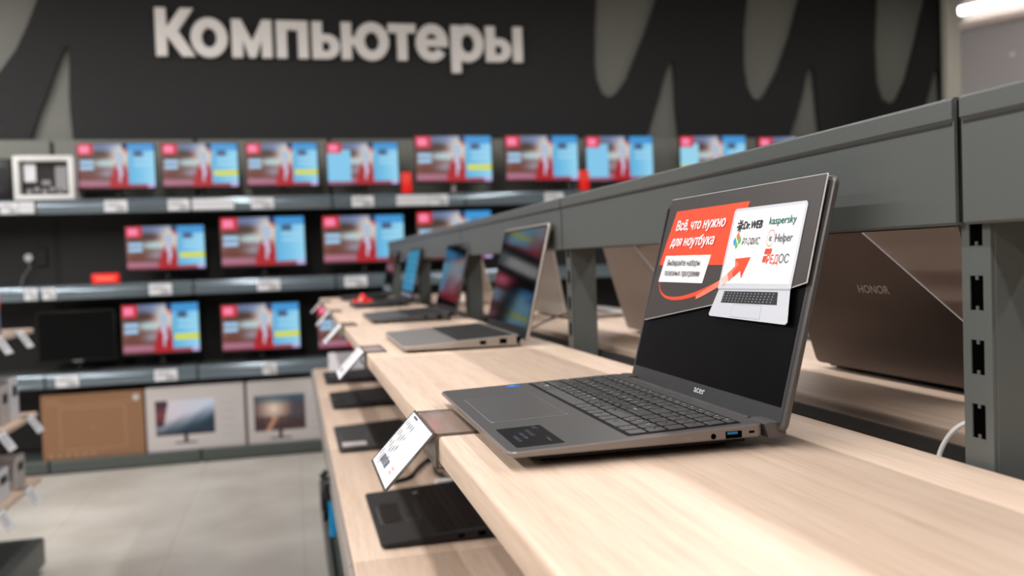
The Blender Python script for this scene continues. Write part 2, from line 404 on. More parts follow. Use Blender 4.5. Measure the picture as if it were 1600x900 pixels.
# ------------------------------------------------------------------ sign letters (thick raised letters)
sign = empty('wall_sign', (0, 6.69, 0), 0, 'big off-white raised letters reading Компьютеры on the charcoal wall', 'sign')
SC = 6.645/6.57
BZ = CZ + 1.477*SC + .012; XH = .262; CH = .328; LD = .045
LX = [('К', -.847, -.590), ('о', -.618, -.370), ('м', -.345, -.068), ('п', -.041, .182), ('ь', .207, .404), ('ю', .414, .760), ('т', .752, .958), ('е', .955, 1.197), ('р', 1.218, 1.468), ('ы', 1.482, 1.770)]
def A(cx, cz, rx, rz, a0, a1, n=30): return [(cx+rx*math.cos(math.radians(a0+(a1-a0)*k/n)), cz+rz*math.sin(math.radians(a0+(a1-a0)*k/n))) for k in range(n+1)]
def R4(x0, x1, z0, z1): return [(x0, z0), (x1, z0), (x1, z1), (x0, z1)]
def glyph(ch, w, s):
    X, C = XH, CH; t = s*.86
    if ch == 'К':
        return [[(0, 0), (s, 0), (s, C*.40), (s+.012, C*.40), (w-s*1.22, 0), (w, 0), (w-s*1.62, C*.53), (w-.004, C), (w-s*1.25, C), (s+.012, C*.62), (s, C*.62), (s, C), (0, C)]]
    if ch == 'о': return [A(w/2, X/2, w/2, X/2+.006, 0, 360)[:-1], A(w/2, X/2, w/2-s, X/2-t, 0, 360)[:-1]]
    if ch == 'м': return [[(0, 0), (s, 0), (s, X*.56), (w/2-.022, 0), (w/2+.022, 0), (w-s, X*.56), (w-s, 0), (w, 0), (w, X), (w-s*.92, X), (w/2, X*.40), (s*.92, X), (0, X)]]
    if ch == 'п': return [[(0, 0), (s, 0), (s, X-t), (w-s, X-t), (w-s, 0), (w, 0), (w, X), (0, X)]]
    if ch in 'ьы':
        bw = w if ch == 'ь' else w-s-.022
        h = X*.66; r = h/2
        L = [[(0, 0)]+[(bw-r, 0)]+A(bw-r, r, r, r, -90, 90, 16)+[(s, h), (s, X), (0, X)], [(s, t*.88), (bw-r, t*.88)]+A(bw-r, r, r-s*.95, r-t*.88, -90, 90, 12)[1:-1]+[(bw-r, h-t*.88), (s, h-t*.88)]]
        if ch == 'ы': L.append(R4(w-s, w, 0, X))
        return L
    if ch == 'ю':
        rw = w-s*1.42; cx = w-rw/2; b = s*.40; a = math.degrees(math.asin(b/(X/2+.006)))
        return [[(0, 0), (s, 0), (s, X/2-b)]+A(cx, X/2, rw/2, X/2+.006, 180+a, 540-a, 40)+[(s, X/2+b), (s, X), (0, X)], A(cx, X/2, rw/2-s, X/2-t, 0, 360)[:-1]]
    if ch == 'т': return [[(w/2-s/2, 0), (w/2+s/2, 0), (w/2+s/2, X-t), (w, X-t), (w, X), (0, X), (0, X-t), (w/2-s/2, X-t)]]
    if ch == 'е':
        b = s*.36; ri, zi = w/2-s, X/2-t; ro, zo = w/2, X/2+.006
        a = math.degrees(math.asin(b/zi)) if b < zi else 60
        return [A(w/2, X/2, ro, zo, -a*.55, 322, 44)+A(w/2, X/2, ri, zi, 322, 180+a, 16)+[(w-.004, X/2-b)],
                A(w/2, X/2, ri, zi, a, 180-a, 20)]
    if ch == 'р':
        ro, zo = (w-.004)/2, X/2+.006; cx = w-ro; a = 50
        return [[(0, -.088), (s, -.088), (s, X/2-math.sin(math.radians(62))*zo)]+A(cx, X/2, ro, zo, 242, 478, 40)+[(s, X), (0, X)], A(w/2+.004, X/2, w/2-s-.002, X/2-t, 0, 360)[:-1]]
for ch, a, b in LX:
    a = (a+.005)*SC; b = (b-.004)*SC
    L = [[(a+x, BZ+z) for x, z in lp] for lp in glyph(ch, b-a, .067)]
    o = flat_shape('letter', L, LD-.008, M['letter'], Matrix(((1, 0, 0, 0), (0, 0, -1, -LD/2), (0, 1, 0, 0), (0, 0, 0, 1)))); o.parent = sign

# ------------------------------------------------------------------ back wall shelving
PITCH = .923; X0 = -1.56; FY = 6.2
SZ = [CZ+.48, CZ-.068, CZ-.632]; BASEZ = CZ-1.19
names = {-2: 'shelving bay furthest left beyond the brown carton', -1: 'shelving bay holding the white-framed computer case', 0: 'shelving bay over the large brown cardboard box',
         1: 'shelving bay over the two white monitor boxes', 2: 'shelving bay behind the far end of the laptop table', 3: 'shelving bay right of the big sign lettering, mostly behind the laptop table',
         4: 'shelving bay under the middle pale wave tip', 5: 'shelving bay hidden low behind the laptop table rail', 6: 'last shelving bay before the cream pillar'}
def shelving_bay(k):
    x0 = X0 + PITCH*k; x1 = x0 + PITCH
    e = empty('shelving_bay', (x0, FY, 0), 0, None, 'shelving', 'wall shelving bays')
    tag(e, 'dark metal ' + names[k] if k in names else 'dark metal shelving bay on the back wall')
    g = .006; w = PITCH
    # upright posts and back panel; panel above the top shelf is pale green grey
    MB().box(.028, w-.002, .425, .455, .1, SZ[0]-.01).build('back_panel', M['back_dark'], e)
    MB().box(.028, w-.002, .425, .455, SZ[0], CZ+.915).build('upper_back_panel', M['green_grey'], e)
    MB().box(.001, .026, .424, .462, 0, CZ+.90, .003, 1).build('upright', M['back_dark'], e)
    for z in SZ:
        sh = MB().box(g, w-g, .012, .42, z-.028, z-.004, .003, 1).build('shelf', M['base_metal'], e)
        prof = [(.004, z), (-.001, z-.003), (-.006, z-.010), (-.008, z-.018), (-.003, z-.024)] + [(-.003-.004*math.sin(math.pi*k/8), z-.024-.046*k/8) for k in range(1, 8)] + [(-.003, z-.070), (-.008, z-.076), (-.006, z-.088), (0, z-.094), (.016, z-.094), (.016, z)]
        MB().prism_x(prof, g, w-g).build('price_rail', M['rail'], sh, True)
    bs = MB().box(g, w-g, .0, .44, BASEZ-.022, BASEZ-.004, .003, 1).build('base_shelf', M['base_metal'], e)
    prof = [(0, BASEZ), (-.008, BASEZ-.008), (-.008, .018), (0, .010), (.01, .004), (.02, .004), (.02, BASEZ)]
    MB().prism_x(prof, g, w-g).build('kick_panel', M['base_metal'], bs)
KS = range(-2, 8)
names[7] = 'shelving bay beyond the cream pillar'
for k in KS:
    if k < 7: shelving_bay(k) if k != 7 else None

# monitors -----------------------------------------------------------
def blend(a, b, t): t = max(0, min(1, t)); return [x+(y-x)*t for x, y in zip(a, b)]
def inr(u, v, a, b, c, d): return a <= u <= b and c <= v <= d
def ad(variant):
    """the shop advert shown on every lit monitor; variant: 'y' yellow strip, 'b' plain blue, 'l' blue list at left too"""
    def fn(u, v):
        c = blend((92, 52, 44), (140, 96, 92), .5+.5*math.sin(u*9+v*5))
        if v > .8: c = blend((96, 92, 118), (120, 160, 214), u*1.3)
        c = blend(c, (66, 40, 30), 1.6*math.exp(-((u-.28)/.13)**2-((v-.74)/.09)**2))
        c = blend(c, (176, 200, 204), 1.3*math.exp(-((u-.38)/.20)**2-((v-.56)/.09)**2))
        c = blend(c, (104, 52, 40), 1.2*math.exp(-((u-.14)/.18)**2-((v-.26)/.10)**2))
        c = blend(c, (150, 140, 156), 1.0*math.exp(-((u-.38)/.12)**2-((v-.33)/.10)**2))
        c = blend(c, (226, 206, 190), 1.3*math.exp(-((u-.56)/.12)**2-((v-.72)/.26)**2))
        if v < .17: c = blend(c, (176, 112, 140), .85)
        if v < .05: c = (112, 44, 56)
        # figure in a red jacket, pale shirt and pale hair
        hw = .055+.085*max(0, min(1, (.56-v)/.42))
        if abs(u-.535) < hw and v < .56: c = (170, 14, 30)
        if abs(u-.545) < .008+.085*max(0, v-.14) and .14 < v < .56: c = (196, 190, 216)
        if ((u-.54)/.062)**2+((v-.69)/.16)**2 < 1: c = (176, 190, 208)
        if ((u-.63)/.03)**2+((v-.84)/.05)**2 < 1: c = (196, 96, 70)
        if abs(u-.61) < .03 and v > .88: c = (30, 50, 96)
        # right information column
        if u > .66:
            c = blend((90, 176, 222), (150, 214, 242), (u-.66)*3)
            if v > .83: c = (60, 150, 215)
            if inr(u, v, .72, .86, .72, .84): c = (66, 82, 118)
            if int(v*30) % 2 and inr(u, v, .72, .94, .45, .68): c = (168, 216, 240)
            if variant == 'y' and inr(u, v, .68, 1, .26, .38): c = (212, 218, 70)
            if v < .1: c = (150, 60, 84) if u < .9 else (190, 170, 220)
        if variant == 'l' and u < .32 and v < .84: c = (130, 200, 236) if v > .08 else (150, 90, 120)
        if variant == 'ly' and u < .28 and v < .84: c = (150, 214, 238) if v > .35 else (214, 214, 84)
        if inr(u, v, 0, .19, .74, .99): c = (200, 26, 34)
        if inr(u, v, .03, .16, .79, .94): c = (255, 130, 170)
        if variant in 'yb' and inr(u, v, .02, .19, .38, .66) and int(v*24) % 3: c = (160, 206, 240)
        return c
    return fn
def monitor(x0, x1, z0, z1, zshelf, variant, label, group, white=False, yaw=0):
    w, h = x1-x0, z1-z0; Y = 6.34
    e = empty('computer_monitor', ((x0+x1)/2, Y, zshelf), 0, label, 'monitor', group)
    b = .008; zz0, zz1 = z0-zshelf, z1-zshelf
    m = M['black']
    hs = MB(); hs.use(m).box(-w/2-b, w/2+b, 0, .022, zz0-b*1.8, zz1+b, .004, 2); hs.box(-w*.3, w*.3, .02, .05, zz0+h*.15, zz1-h*.2, .01, 2)
    hs.build('housing', None, e, True)
    if variant is None:
        MB().box(-w/2, w/2, -.0012, .001, zz0, zz1).build('screen', M['glass_black'], e)
        MB().box(-.03, .03, -.003, .001, zz0-.012, zz0-.004).build('chin_logo', M['ink_soft'], e)
    else:
        picture('screen', ad(variant), w, h, 40, 24, FRONT(-w/2, -.0015, zz0), M['screen'], e)
    MB().cyl((0, .035, zz0+h*.4), (0, .05, .012), .018, 12, .022).build('stand_neck', M['silver'] if white else M['black_soft'], e, True)
    MB().rslab(-.11, .11, -.05, .13, .03, .012, .0, .003).build('stand_base', m, e, True)
G1, G2, G3 = 'lit monitors on the top wall shelf', 'lit monitors on the middle wall shelf', 'monitors on the lowest wall shelf'
s1, s2, s3 = SZ
mons = [
 (-1.33, -.86, .56, .85, 0, 'b', 'lit monitor next to the white-framed computer case on the top shelf', G1),
 (-.81, -.33, .56, .85, 0, 'y', 'lit monitor with yellow strip, second on the top shelf from the left', G1),
 (-.27, .20, .56, .85, 0, 'y', 'lit monitor with yellow strip, third on the top shelf from the left', G1),
 (.27, .76, .56, .85, 0, 'l', 'lit monitor with blue list at left, beside the left red stand on top shelf', G1),
 (.89, 1.44, .57, .895, 0, 'y', 'larger lit monitor on a white stand, just right of the left red stand', G1),
 (1.55, 2.10, .57, .895, 0, 'b', 'lit monitor between the white-stand monitor and the right red stand, top shelf', G1),
 (2.17, 2.70, .56, .89, 0, 'l', 'lit monitor just right of the right red stand on the top shelf', G1),
 (2.93, 3.48, .56, .89, 0, 'ly', 'lit monitor with yellow patch at its lower left, under the second wave tip', G1),
 (3.60, 4.18, .56, .88, 0, 'b', 'lit monitor rightmost on the top shelf, nearly hidden by the table rail', G1),
 (-1.06, -.57, .015, .30, 1, 'y', 'lit monitor right of the red light bar on the middle shelf', G2),
 (-.46, .09, .015, .345, 1, 'b', 'large lit monitor in the middle of the middle shelf, second of four', G2),
 (.22, .78, .015, .34, 1, 'b', 'large lit monitor just above the far laptop table end, middle shelf', G2),
 (.88, 1.42, .015, .355, 1, 'b', 'lit monitor cut off by the sloping table rail on the middle shelf', G2),
 (-1.62, -1.16, -.56, -.245, 2, None, 'switched-off black monitor above the brown cardboard box', G3),
 (-1.11, -.63, -.545, -.22, 2, 'y', 'lit monitor beside the switched-off black one on the lowest shelf', G3),
 (-.48, .03, -.56, -.25, 2, 'y', 'lit monitor above the gap between the two white monitor boxes', G3),
 (.16, .66, -.58, -.27, 2, 'b', 'lit monitor partly behind the price tags at the table corner', G3)]
for i, (a, b, c, d, s, va, lb, gr) in enumerate(mons):
    monitor(a, b, c+CZ, d+CZ, SZ[s], va, lb, gr, white=(i == 4))

# price labels on the shelf rails ------------------------------------
labs = [(-1.155, -1.017, 0, 'white price label on the top rail under the monitor next to the computer case'),
 (-.770, -.636, 0, 'white price label on the top rail, left of the long printed strip'),
 (-.247, -.102, 0, 'white price label on the top rail under the third monitor from the left'),
 (.416, .565, 0, 'white price label on the top rail under the monitor with a blue list'),
 (.95, 1.084, 0, 'white price label on the top rail under the white monitor stand'),
 (1.791, 1.933, 0, 'white price label on the top rail touching the table rail crest'),
 (-1.76, -1.66, 0, 'white price label on the top rail under the computer case, its left half'),
 (-1.649, -1.575, 1, 'white price label on the middle rail left of the bay joint near the plug'),
 (-1.545, -1.468, 1, 'white price label on the middle rail right of the bay joint near the plug'),
 (-.910, -.772, 1, 'white price label on the middle rail under the monitor beside the red bar'),
 (-.230, -.084, 1, 'white price label on the middle rail under the second monitor there'),
 (.345, .498, 1, 'white price label on the middle rail just above the far laptop table end'),
 (-1.495, -1.360, 2, 'white price label on the lowest rail above the brown cardboard box'),
 (-.904, -.763, 2, 'white price label on the lowest rail above the first white monitor box'),
 (-.221, -.130, 2, 'white price label on the lowest rail above the second white monitor box')]
for a, b, s, lb in labs:
    z = SZ[s]; e = empty('price_label', ((a+b)/2, FY-.008, z-.05), 0, lb, 'label', 'price labels on the wall shelves'); w = (b-a)/2
    MB().box(-w, w, -.0035, .006, -.036, .036, .001, 1).build('card', M['paper'], e)
    p = MB()
    for k in range(3): p.box(-w*.8, w*(.3+.2*k), -.0042, -.0034, .018-k*.012, .023-k*.012)
    p.box(0, w*.8, -.0042, -.0034, -.028, -.012); p.build('printing', M['ink_soft'], e)
for a, b, lb in ((-.62, -.358, 'long translucent strip of small print on the top rail under the second and third monitors'),
                 (.723, .945, 'long translucent strip of small print on the top rail beside the white monitor stand'),
                 (-1.655, -1.565, 'short clear label holder on the top rail under the computer case')):
    e = empty('printed_strip', ((a+b)/2, FY-.008, SZ[0]-.05), 0, lb, 'label'); w = (b-a)/2
    MB().box(-w, w, -.0035, .006, -.034, .036, .001, 1).build('strip', M['paper'], e)
    p = MB(); n = int(w*2/.012)
    for k in range(n): p.box(-w+k*.012+.002, -w+k*.012+.008, -.0042, -.0034, .006, .014)
    for k in range(n): p.box(-w+k*.012+.002, -w+k*.012+.008, -.0042, -.0034, -.012, -.006)
    p.build('printing', M['ink_soft'], e)

# boxes on the base shelf --------------------------------------------
def rounded_carton(name, x0, x1, z0, z1, m, label, cat, d=.16, y=6.225):
    e = empty(name, ((x0+x1)/2, y, z0), 0, label, cat)
    w, h = (x1-x0)/2, z1-z0
    MB().box(-w, w, 0, d, 0, h, .004, 2).build('carton', m, e)
    return e, w, h
z0 = BASEZ - .002
e, w, h = rounded_carton('cardboard_box', -1.60, -.985, z0, z0+.42, M['carton'], 'large plain brown cardboard monitor box on the base shelf', 'box')
p = MB()
for (a, b, c, d) in ((-.20, -.196, .06, .33), (.19, .194, .06, .33), (-.2, .194, .06, .064), (-.2, .194, .326, .33), (-.28, -.2, .375, .38), (-.28, .28, .352, .355)): p.box(a, b, -.001, .001, c, d)
for k in range(6): p.box(-.27+k*.05, -.25+k*.05, -.001, .001, .02, .035)
for k in range(3): p.box(-.01, .01, -.001, .001, .19+k*.006, .192+k*.006)
p.build('printing', M['carton_line'], e)
MB().cyl((.262, -.0015, .375), (.262, .001, .375), .02, 20).build('round_sticker', M['paper_warm'], e)
def wave_pic(u, v):
    c = blend((205, 190, 196), (190, 205, 225), u)
    c = blend((24, 48, 66), c, (v-.12-.45*u**1.3)*2.2+.35+.10*math.sin(u*23+v*17)*math.sin(v*31))
    if u < .22-.12*(1-v) and v > .25: c = blend((46, 30, 46), (120, 50, 56), 1-abs(v-.6)*3)
    if v < .08: c = (20, 24, 32)
    return c
def sun_pic(u, v):
    d = math.hypot((u-.38)*1.3, v-.62)
    c = blend((248, 226, 206), (84, 62, 62), d*1.8)
    if v > .78: c = blend(c, (50, 96, 120), (v-.75)*3+u*.3)
    if v < .4 and d > .25: c = blend(c, (58, 36, 40), .6+.2*math.sin(u*50))
    if abs(u-.4+(.35-v)*.4) < .05 and v < .36: c = (190, 140, 110)
    if u > .7 and v > .3 and math.sin(u*90) > .2: c = (62, 80, 96)
    return c
for (a, b, pa, pb, pz0, pz1, fn, lb) in (
    (-.972, -.352, -.915, -.545, .105, .335, wave_pic, 'white monitor box picturing a blue wave screen, beside the brown box'),
    (-.335, .30, -.29, .045, .085, .325, sun_pic, 'white monitor box picturing a sunlit screen, partly behind the wooden shelf')):
    e, w, h = rounded_carton('monitor_box', a, b, z0, z0+.425, M['paper_warm'], lb, 'box')
    cx = (a+b)/2
    picture('printed_screen', fn, pb-pa, pz1-pz0, 48, 30, FRONT(pa-cx, -.0012, pz0), M['print'], e)
    q = MB(); m_ = (pa+pb)/2-cx
    q.box(m_-.012, m_+.012, -.001, .001, pz0-.05, pz0); q.box(m_-.07, m_+.07, -.001, .001, pz0-.058, pz0-.048)
    q.build('printed_stand', M['ink'], e)
    q = MB()
    for k in range(5): q.box(pb-cx+.05, w-.05, -.001, .001, .08+k*.055, .086+k*.055)
    q.build('printing', M['card_silver2'], e)

# small things on the wall shelves -----------------------------------
e = empty('computer_case', (-1.515, 6.24, s1), 0, 'white-framed computer case with dark glass window, left end of the top shelf', 'computer')
fr = MB(); fr.use(M['white'])
w, h, t = .178, .285, .035
fr.box(-w, w, 0, .3, 0, t, .01, 2); fr.box(-w, w, 0, .3, h-t, h, .01, 2); fr.box(-w, -w+t, 0, .3, t*.6, h-t*.6, .01, 2); fr.box(w-t, w, 0, .3, t*.6, h-t*.6, .01, 2)
fr.build('frame', None, e, True)
MB().box(-w+t*.8, w-t*.8, .05, .29, t*.8, h-t*.8).build('interior', M['black_soft'], e)
MB().box(-w+.055, -w+.125, .038, .052, .12, .235, .003).build('cooler', M['paper'], e)
q = MB()
for k in range(5): q.cyl((-w+.08+k*.045, .04, .06+.012*(k % 2)), (-w+.08+k*.045, .051, .06+.012*(k % 2)), .016, 14)
q.box(.06, .13, .04, .052, .06, .22); q.box(-.02, .03, .04, .052, .1, .13)
q.build('components', M['ink_soft'], e)
e = empty('speaker', (-1.78, 6.28, s1), 0, 'black speaker at the far left of the top shelf beside the white case', 'speaker')
MB().box(-.075, .07, 0, .2, 0, .27, .012, 3).build('cabinet', M['black'], e, True)
MB().cyl((0, -.004, .17), (0, .01, .17), .045, 24, .05).build('cone', M['black_soft'], e); MB().cyl((0, -.004, .08), (0, .01, .08), .028, 24).build('tweeter', M['black_soft'], e)
e = empty('light_bar', (-1.177, 6.22, s2), 0, 'red glowing horizontal bar lying on the middle shelf', 'light')
MB().box(-.085, .085, 0, .04, 0, .066, .012, 3).build('housing', M['red'], e, True); MB().box(-.06, .06, -.001, .002, .022, .042).build('lit_strip', mat('bright_red_glow', (255, 90, 70), .4, emit=(255, 80, 60), estr=1.1), e)
for x, lb in ((.804, 'left of the two red upright stands on the top shelf'), (2.112, 'right of the two red upright stands on the top shelf')):
    e = empty('display_stand', (x, 6.22, s1), 0, lb + ', between lit monitors', 'stand', 'red upright stands on the top shelf')
    MB().box(-.036, .036, 0, .05, 0, .15, .012, 3).build('body', M['red'], e, True); MB().box(-.016, .016, -.001, .002, .07, .13).build('highlight_panel', M['card_red'], e)
e = empty('wall_plug', (-1.72, 6.60, s2+.19), 0, 'white plug with hanging cable on the black back panel at left', 'plug')
MB().cyl((0, -.01, 0), (0, .022, 0), .026, 16).build('plug_body', M['white'], e, True)
MB().box(.03, .11, .005, .018, -.06, .06, .003).build('socket_plate', M['black_soft'], e)
MB().tube([(0, 0, -.02), (.01, -.03, -.07), (-.03, -.02, -.12), (-.05, -.02, -.19)], .004).build('cable', M['ink_soft'], e)

# ------------------------------------------------------------------ ceiling lights (just outside the frame)
for i, (x, y, wx, ly, pw) in enumerate(LAMPS):
    lb = ['long linear ceiling light over the right aisle', 'long linear ceiling light just left of the laptop table', 'long linear ceiling light over the left aisle', 'linear ceiling light nearest the left wall', 'linear ceiling light nearest the right wall'][i]
    e = empty('ceiling_light', (x, y, LAMP_Z), 0, lb, 'light', 'linear ceiling lights')
    MB().box(-wx/2-.02, wx/2+.02, -ly/2-.02, ly/2+.02, .004, .07, .004, 1).build('housing', M['white'], e)
    MB().box(-wx/2, wx/2, -ly/2, ly/2, -.002, .006).build('diffuser', M['lamp'], e)
    for s in (-.4, 0, .4): MB().cyl((0, s*ly, .06), (0, s*ly, 4.0-LAMP_Z), .004, 8).build('suspension_rod', M['silver'], e)

# ------------------------------------------------------------------ grey light-box sign at the upper right
ang = math.atan2(-1.19, .648)
e = empty('hanging_light_box', (4.86, 5.62, CZ+.9), ang, 'grey framed light box with a glowing tube along its top, upper right', 'sign')
MB().box(0, 2.2, 0, .10, 0, .66, .006, 1).build('face_panel', M['sign_grey'], e)
MB().box(-.01, 2.21, -.02, .11, .66, .715, .012, 2).build('top_frame', M['pink_bar'], e)
MB().cyl((0.0, .0, .805), (2.2, .0, .805), .032, 16).build('lit_tube', M['tube'], e, True)
MB().box(-.01, 2.21, .07, .12, .715, .90).build('reflector', M['sign_grey'], e)
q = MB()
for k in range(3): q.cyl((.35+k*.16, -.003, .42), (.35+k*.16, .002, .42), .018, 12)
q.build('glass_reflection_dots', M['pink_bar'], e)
for xx in (.1, 2.1): MB().cyl((xx, .05, .86), (xx, .05, 3.99-CZ-.9), .006, 8).build('suspension_rod', M['silver'], e)

# ------------------------------------------------------------------ laptop table: boards, rail, posts
FX, BX = .132, .504
GY0, GY1 = .585-1.045, 4.76
joints = [.585-1.045, .585, 1.625, 2.67, 3.715, 4.76]
def rail_profile():
    t = CZ+.1125
    return [(.500, t-.004), (.504, t), (.566, t), (.570, t-.004), (.570, CZ+.0137), (.503, CZ+.0137), (.503, t-.022), (.500, t-.020)]
whr = ['nearest grey fascia rail, cut by the right edge of the photo', 'long grey fascia rail directly behind the front grey laptop', 'grey fascia rail above the silver laptop with reflections',
       'short-looking grey fascia rail above the third laptop', 'furthest grey fascia rail at the far end of the laptop table']
for i in range(5):
    a, b = joints[i]+.004, joints[i+1]-.004
    e = empty('fascia_rail', (.535, (a+b)/2, CZ+.0137), 0, whr[i], 'rail', 'fascia rails over the laptop table')
    t = .1125; h2 = (b-a)/2
    f0 = .010 if i == 0 else 0
    mb = MB(); T = t-.0137; mb.prism_y([(-.0330, .002), (-.0310, 0), (-.0255, 0), (-.0255, .002), (-.0300, .002), (-.0300, T-.002), (.0330, T-.002), (.0330, .002), (.0255, .002), (.0255, 0), (.0335, 0), (.035, .002), (.035, T-.003), (.0325, T), (-.0325, T), (-.035, T-.0025), (-.035, T-.0165), (-.0330, T-.0185)], -h2, h2)
    # the lip overhangs a slightly recessed face
    mb.build('rail_body', M['metal'], e)
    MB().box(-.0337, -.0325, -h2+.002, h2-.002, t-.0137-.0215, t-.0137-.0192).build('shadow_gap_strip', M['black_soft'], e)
LZ_TOP = TOP-.03
for i, y in enumerate(joints[1:]):
    lb = ['slotted grey post at the right edge of the photo', 'slotted grey post between the front grey laptop and the silver one', 'slotted grey post behind the silver laptop screen',
          'slotted grey post behind the third laptop from the front', 'slotted grey end post at the far end of the laptop table'][i]
    e = empty('slotted_post', (.511, y-.006, 0), 0, lb, 'post', 'posts of the laptop table')
    z1 = CZ+.100; w, d = .030, .050
    # slotted front face built as strips between the slots
    body = MB(); body.use(M['metal'])
    body.box(.0025, d, -w/2, w/2, .02, z1, .002, 1)
    zs = []; z = CZ-.026-.0498*18
    while z < CZ+.09: zs.append(z); z += .0498
    body.box(0, .0026, -w/2, -.0070, .02, z1); body.box(0, .0026, .0068, w/2, .02, z1)
    prev = .02
    for z in zs: body.box(0, .0026, -.0071, .0069, prev, z-.0268); prev = z
    body.box(0, .0026, -.0071, .0069, prev, z1)
    body.build('post', None, e)
    for z in zs:
        if z > LZ_TOP:
            sl = MB().box(.0010, .0028, -.0069, .0067, z-.0267, z-.0001).build('slot', M['hole'], e)
            nt = MB(); nt.box(.0003, .0012, -.0016, .0012, z-.0268, z-.0235); nt.box(.0003, .0012, -.0016, .0012, z-.0032, z); nt.build('slot_tab', M['metal'], sl)
    fo = MB().box(-.35, .42, -.02, .02, 0, .05, .004, 1).build('foot', M['base_metal'], e)

def board(name, x0, x1, y0, y1, ztop, th, label, group, m='wood', bev=.004):
    e = empty(name, (x0, (y0+y1)/2, ztop-th), 0, label, 'shelf', group); h = (y1-y0)/2
    MB().box(0, x1-x0, -h, h, 0, th, bev, 3).build('board', M[m], e, True)
    return e
bl = ['pale oak shelf board nearest the camera under the front grey laptop', 'pale oak shelf board under the silver laptop, second from the camera', 'pale oak shelf board under the third laptop',
      'pale oak shelf board under the two far laptops', ]
bj = [-.46, 1.625, 2.67, 3.715, 4.76]
for i in range(4):
    e = board('shelf_board', FX, BX, bj[i]+.0006, bj[i+1]-.0006, TOP, .028, bl[i], 'upper oak boards facing the left aisle')
    for yy in joints:
        if bj[i]-.01 <= yy < bj[i+1]-.01:
            yl = yy-(bj[i]+bj[i+1])/2+.02
            MB().prism_y([(.02, -.001), (BX-FX+.008, -.001), (BX-FX+.008, -.07), (.30, -.06), (.03, -.022)], yl, yl+.004).build('bracket', M['metal'], e)
gl = ['oak board on the far side nearest the camera, under the brown-grey laptop back', 'oak board on the far side under the silver laptop backs', 'oak board on the far side, third from the camera',
      'oak board on the far side, furthest from the camera']
for i in range(4): board('shelf_board', .597, .952, bj[i]+.0006, bj[i+1]-.0006, TOP-.0045, .017, gl[i], 'upper oak boards facing the right aisle')
LZ = CZ-.54
ll = ['lower oak shelf board under the near black laptop', 'lower oak shelf board under the grey laptop with a pale sticker', 'lower oak shelf board, second from its far end', 'lower oak shelf board at its far end']
for i in range(4):
    e = board('lower_shelf_board', .084, .50, bj[i]+.001, bj[i+1]-.001, LZ, .022, ll[i], 'lower oak boards facing the left aisle')
    h = (bj[i+1]-bj[i])/2-.002
    MB().prism_y([(-.010, .012), (-.001, .016), (-.001, -.03), (-.012, -.034)], -h, h).build('price_rail', M['silver'], e)
# base plinth and gap-darkening back panels of the table
for i in range(4):
    lb = ['grey metal base cabinet under the laptop table nearest the camera', 'grey metal base cabinet under the table, second from the camera', 'grey metal base cabinet under the table, third from the camera', 'grey metal base cabinet at the far end of the table'][i]
    a, b = bj[i]+.003, bj[i+1]-.003; e = empty('base_cabinet', (.5, (a+b)/2, 0), 0, lb, 'cabinet', 'base cabinets under the laptop table'); h = (b-a)/2
    MB().box(-.40, .0, -h, h, .10, .16, .004, 1).build('base_shelf', M['base_metal'], e)
    MB().prism_y([(-.40, .0), (-.41, .02), (-.41, .15), (-.40, .16), (-.385, .16), (-.385, 0)], -h, h).build('kick_panel', M['base_metal'], e)
    MB().box(.0635, .0685, -h, h, .16, TOP-.008).build('back_panel', M['back_dark'], e)  # dark sheet put in so the gap between the oak boards stays dark
    MB().box(-.385, 0.0, -h, -h+.01, .16, LZ-.024).build('side_panel', M['base_metal'], e)
    MB().box(.070, .46, -h, h, .10, .16, .004, 1).build('base_shelf', M['base_metal'], e)

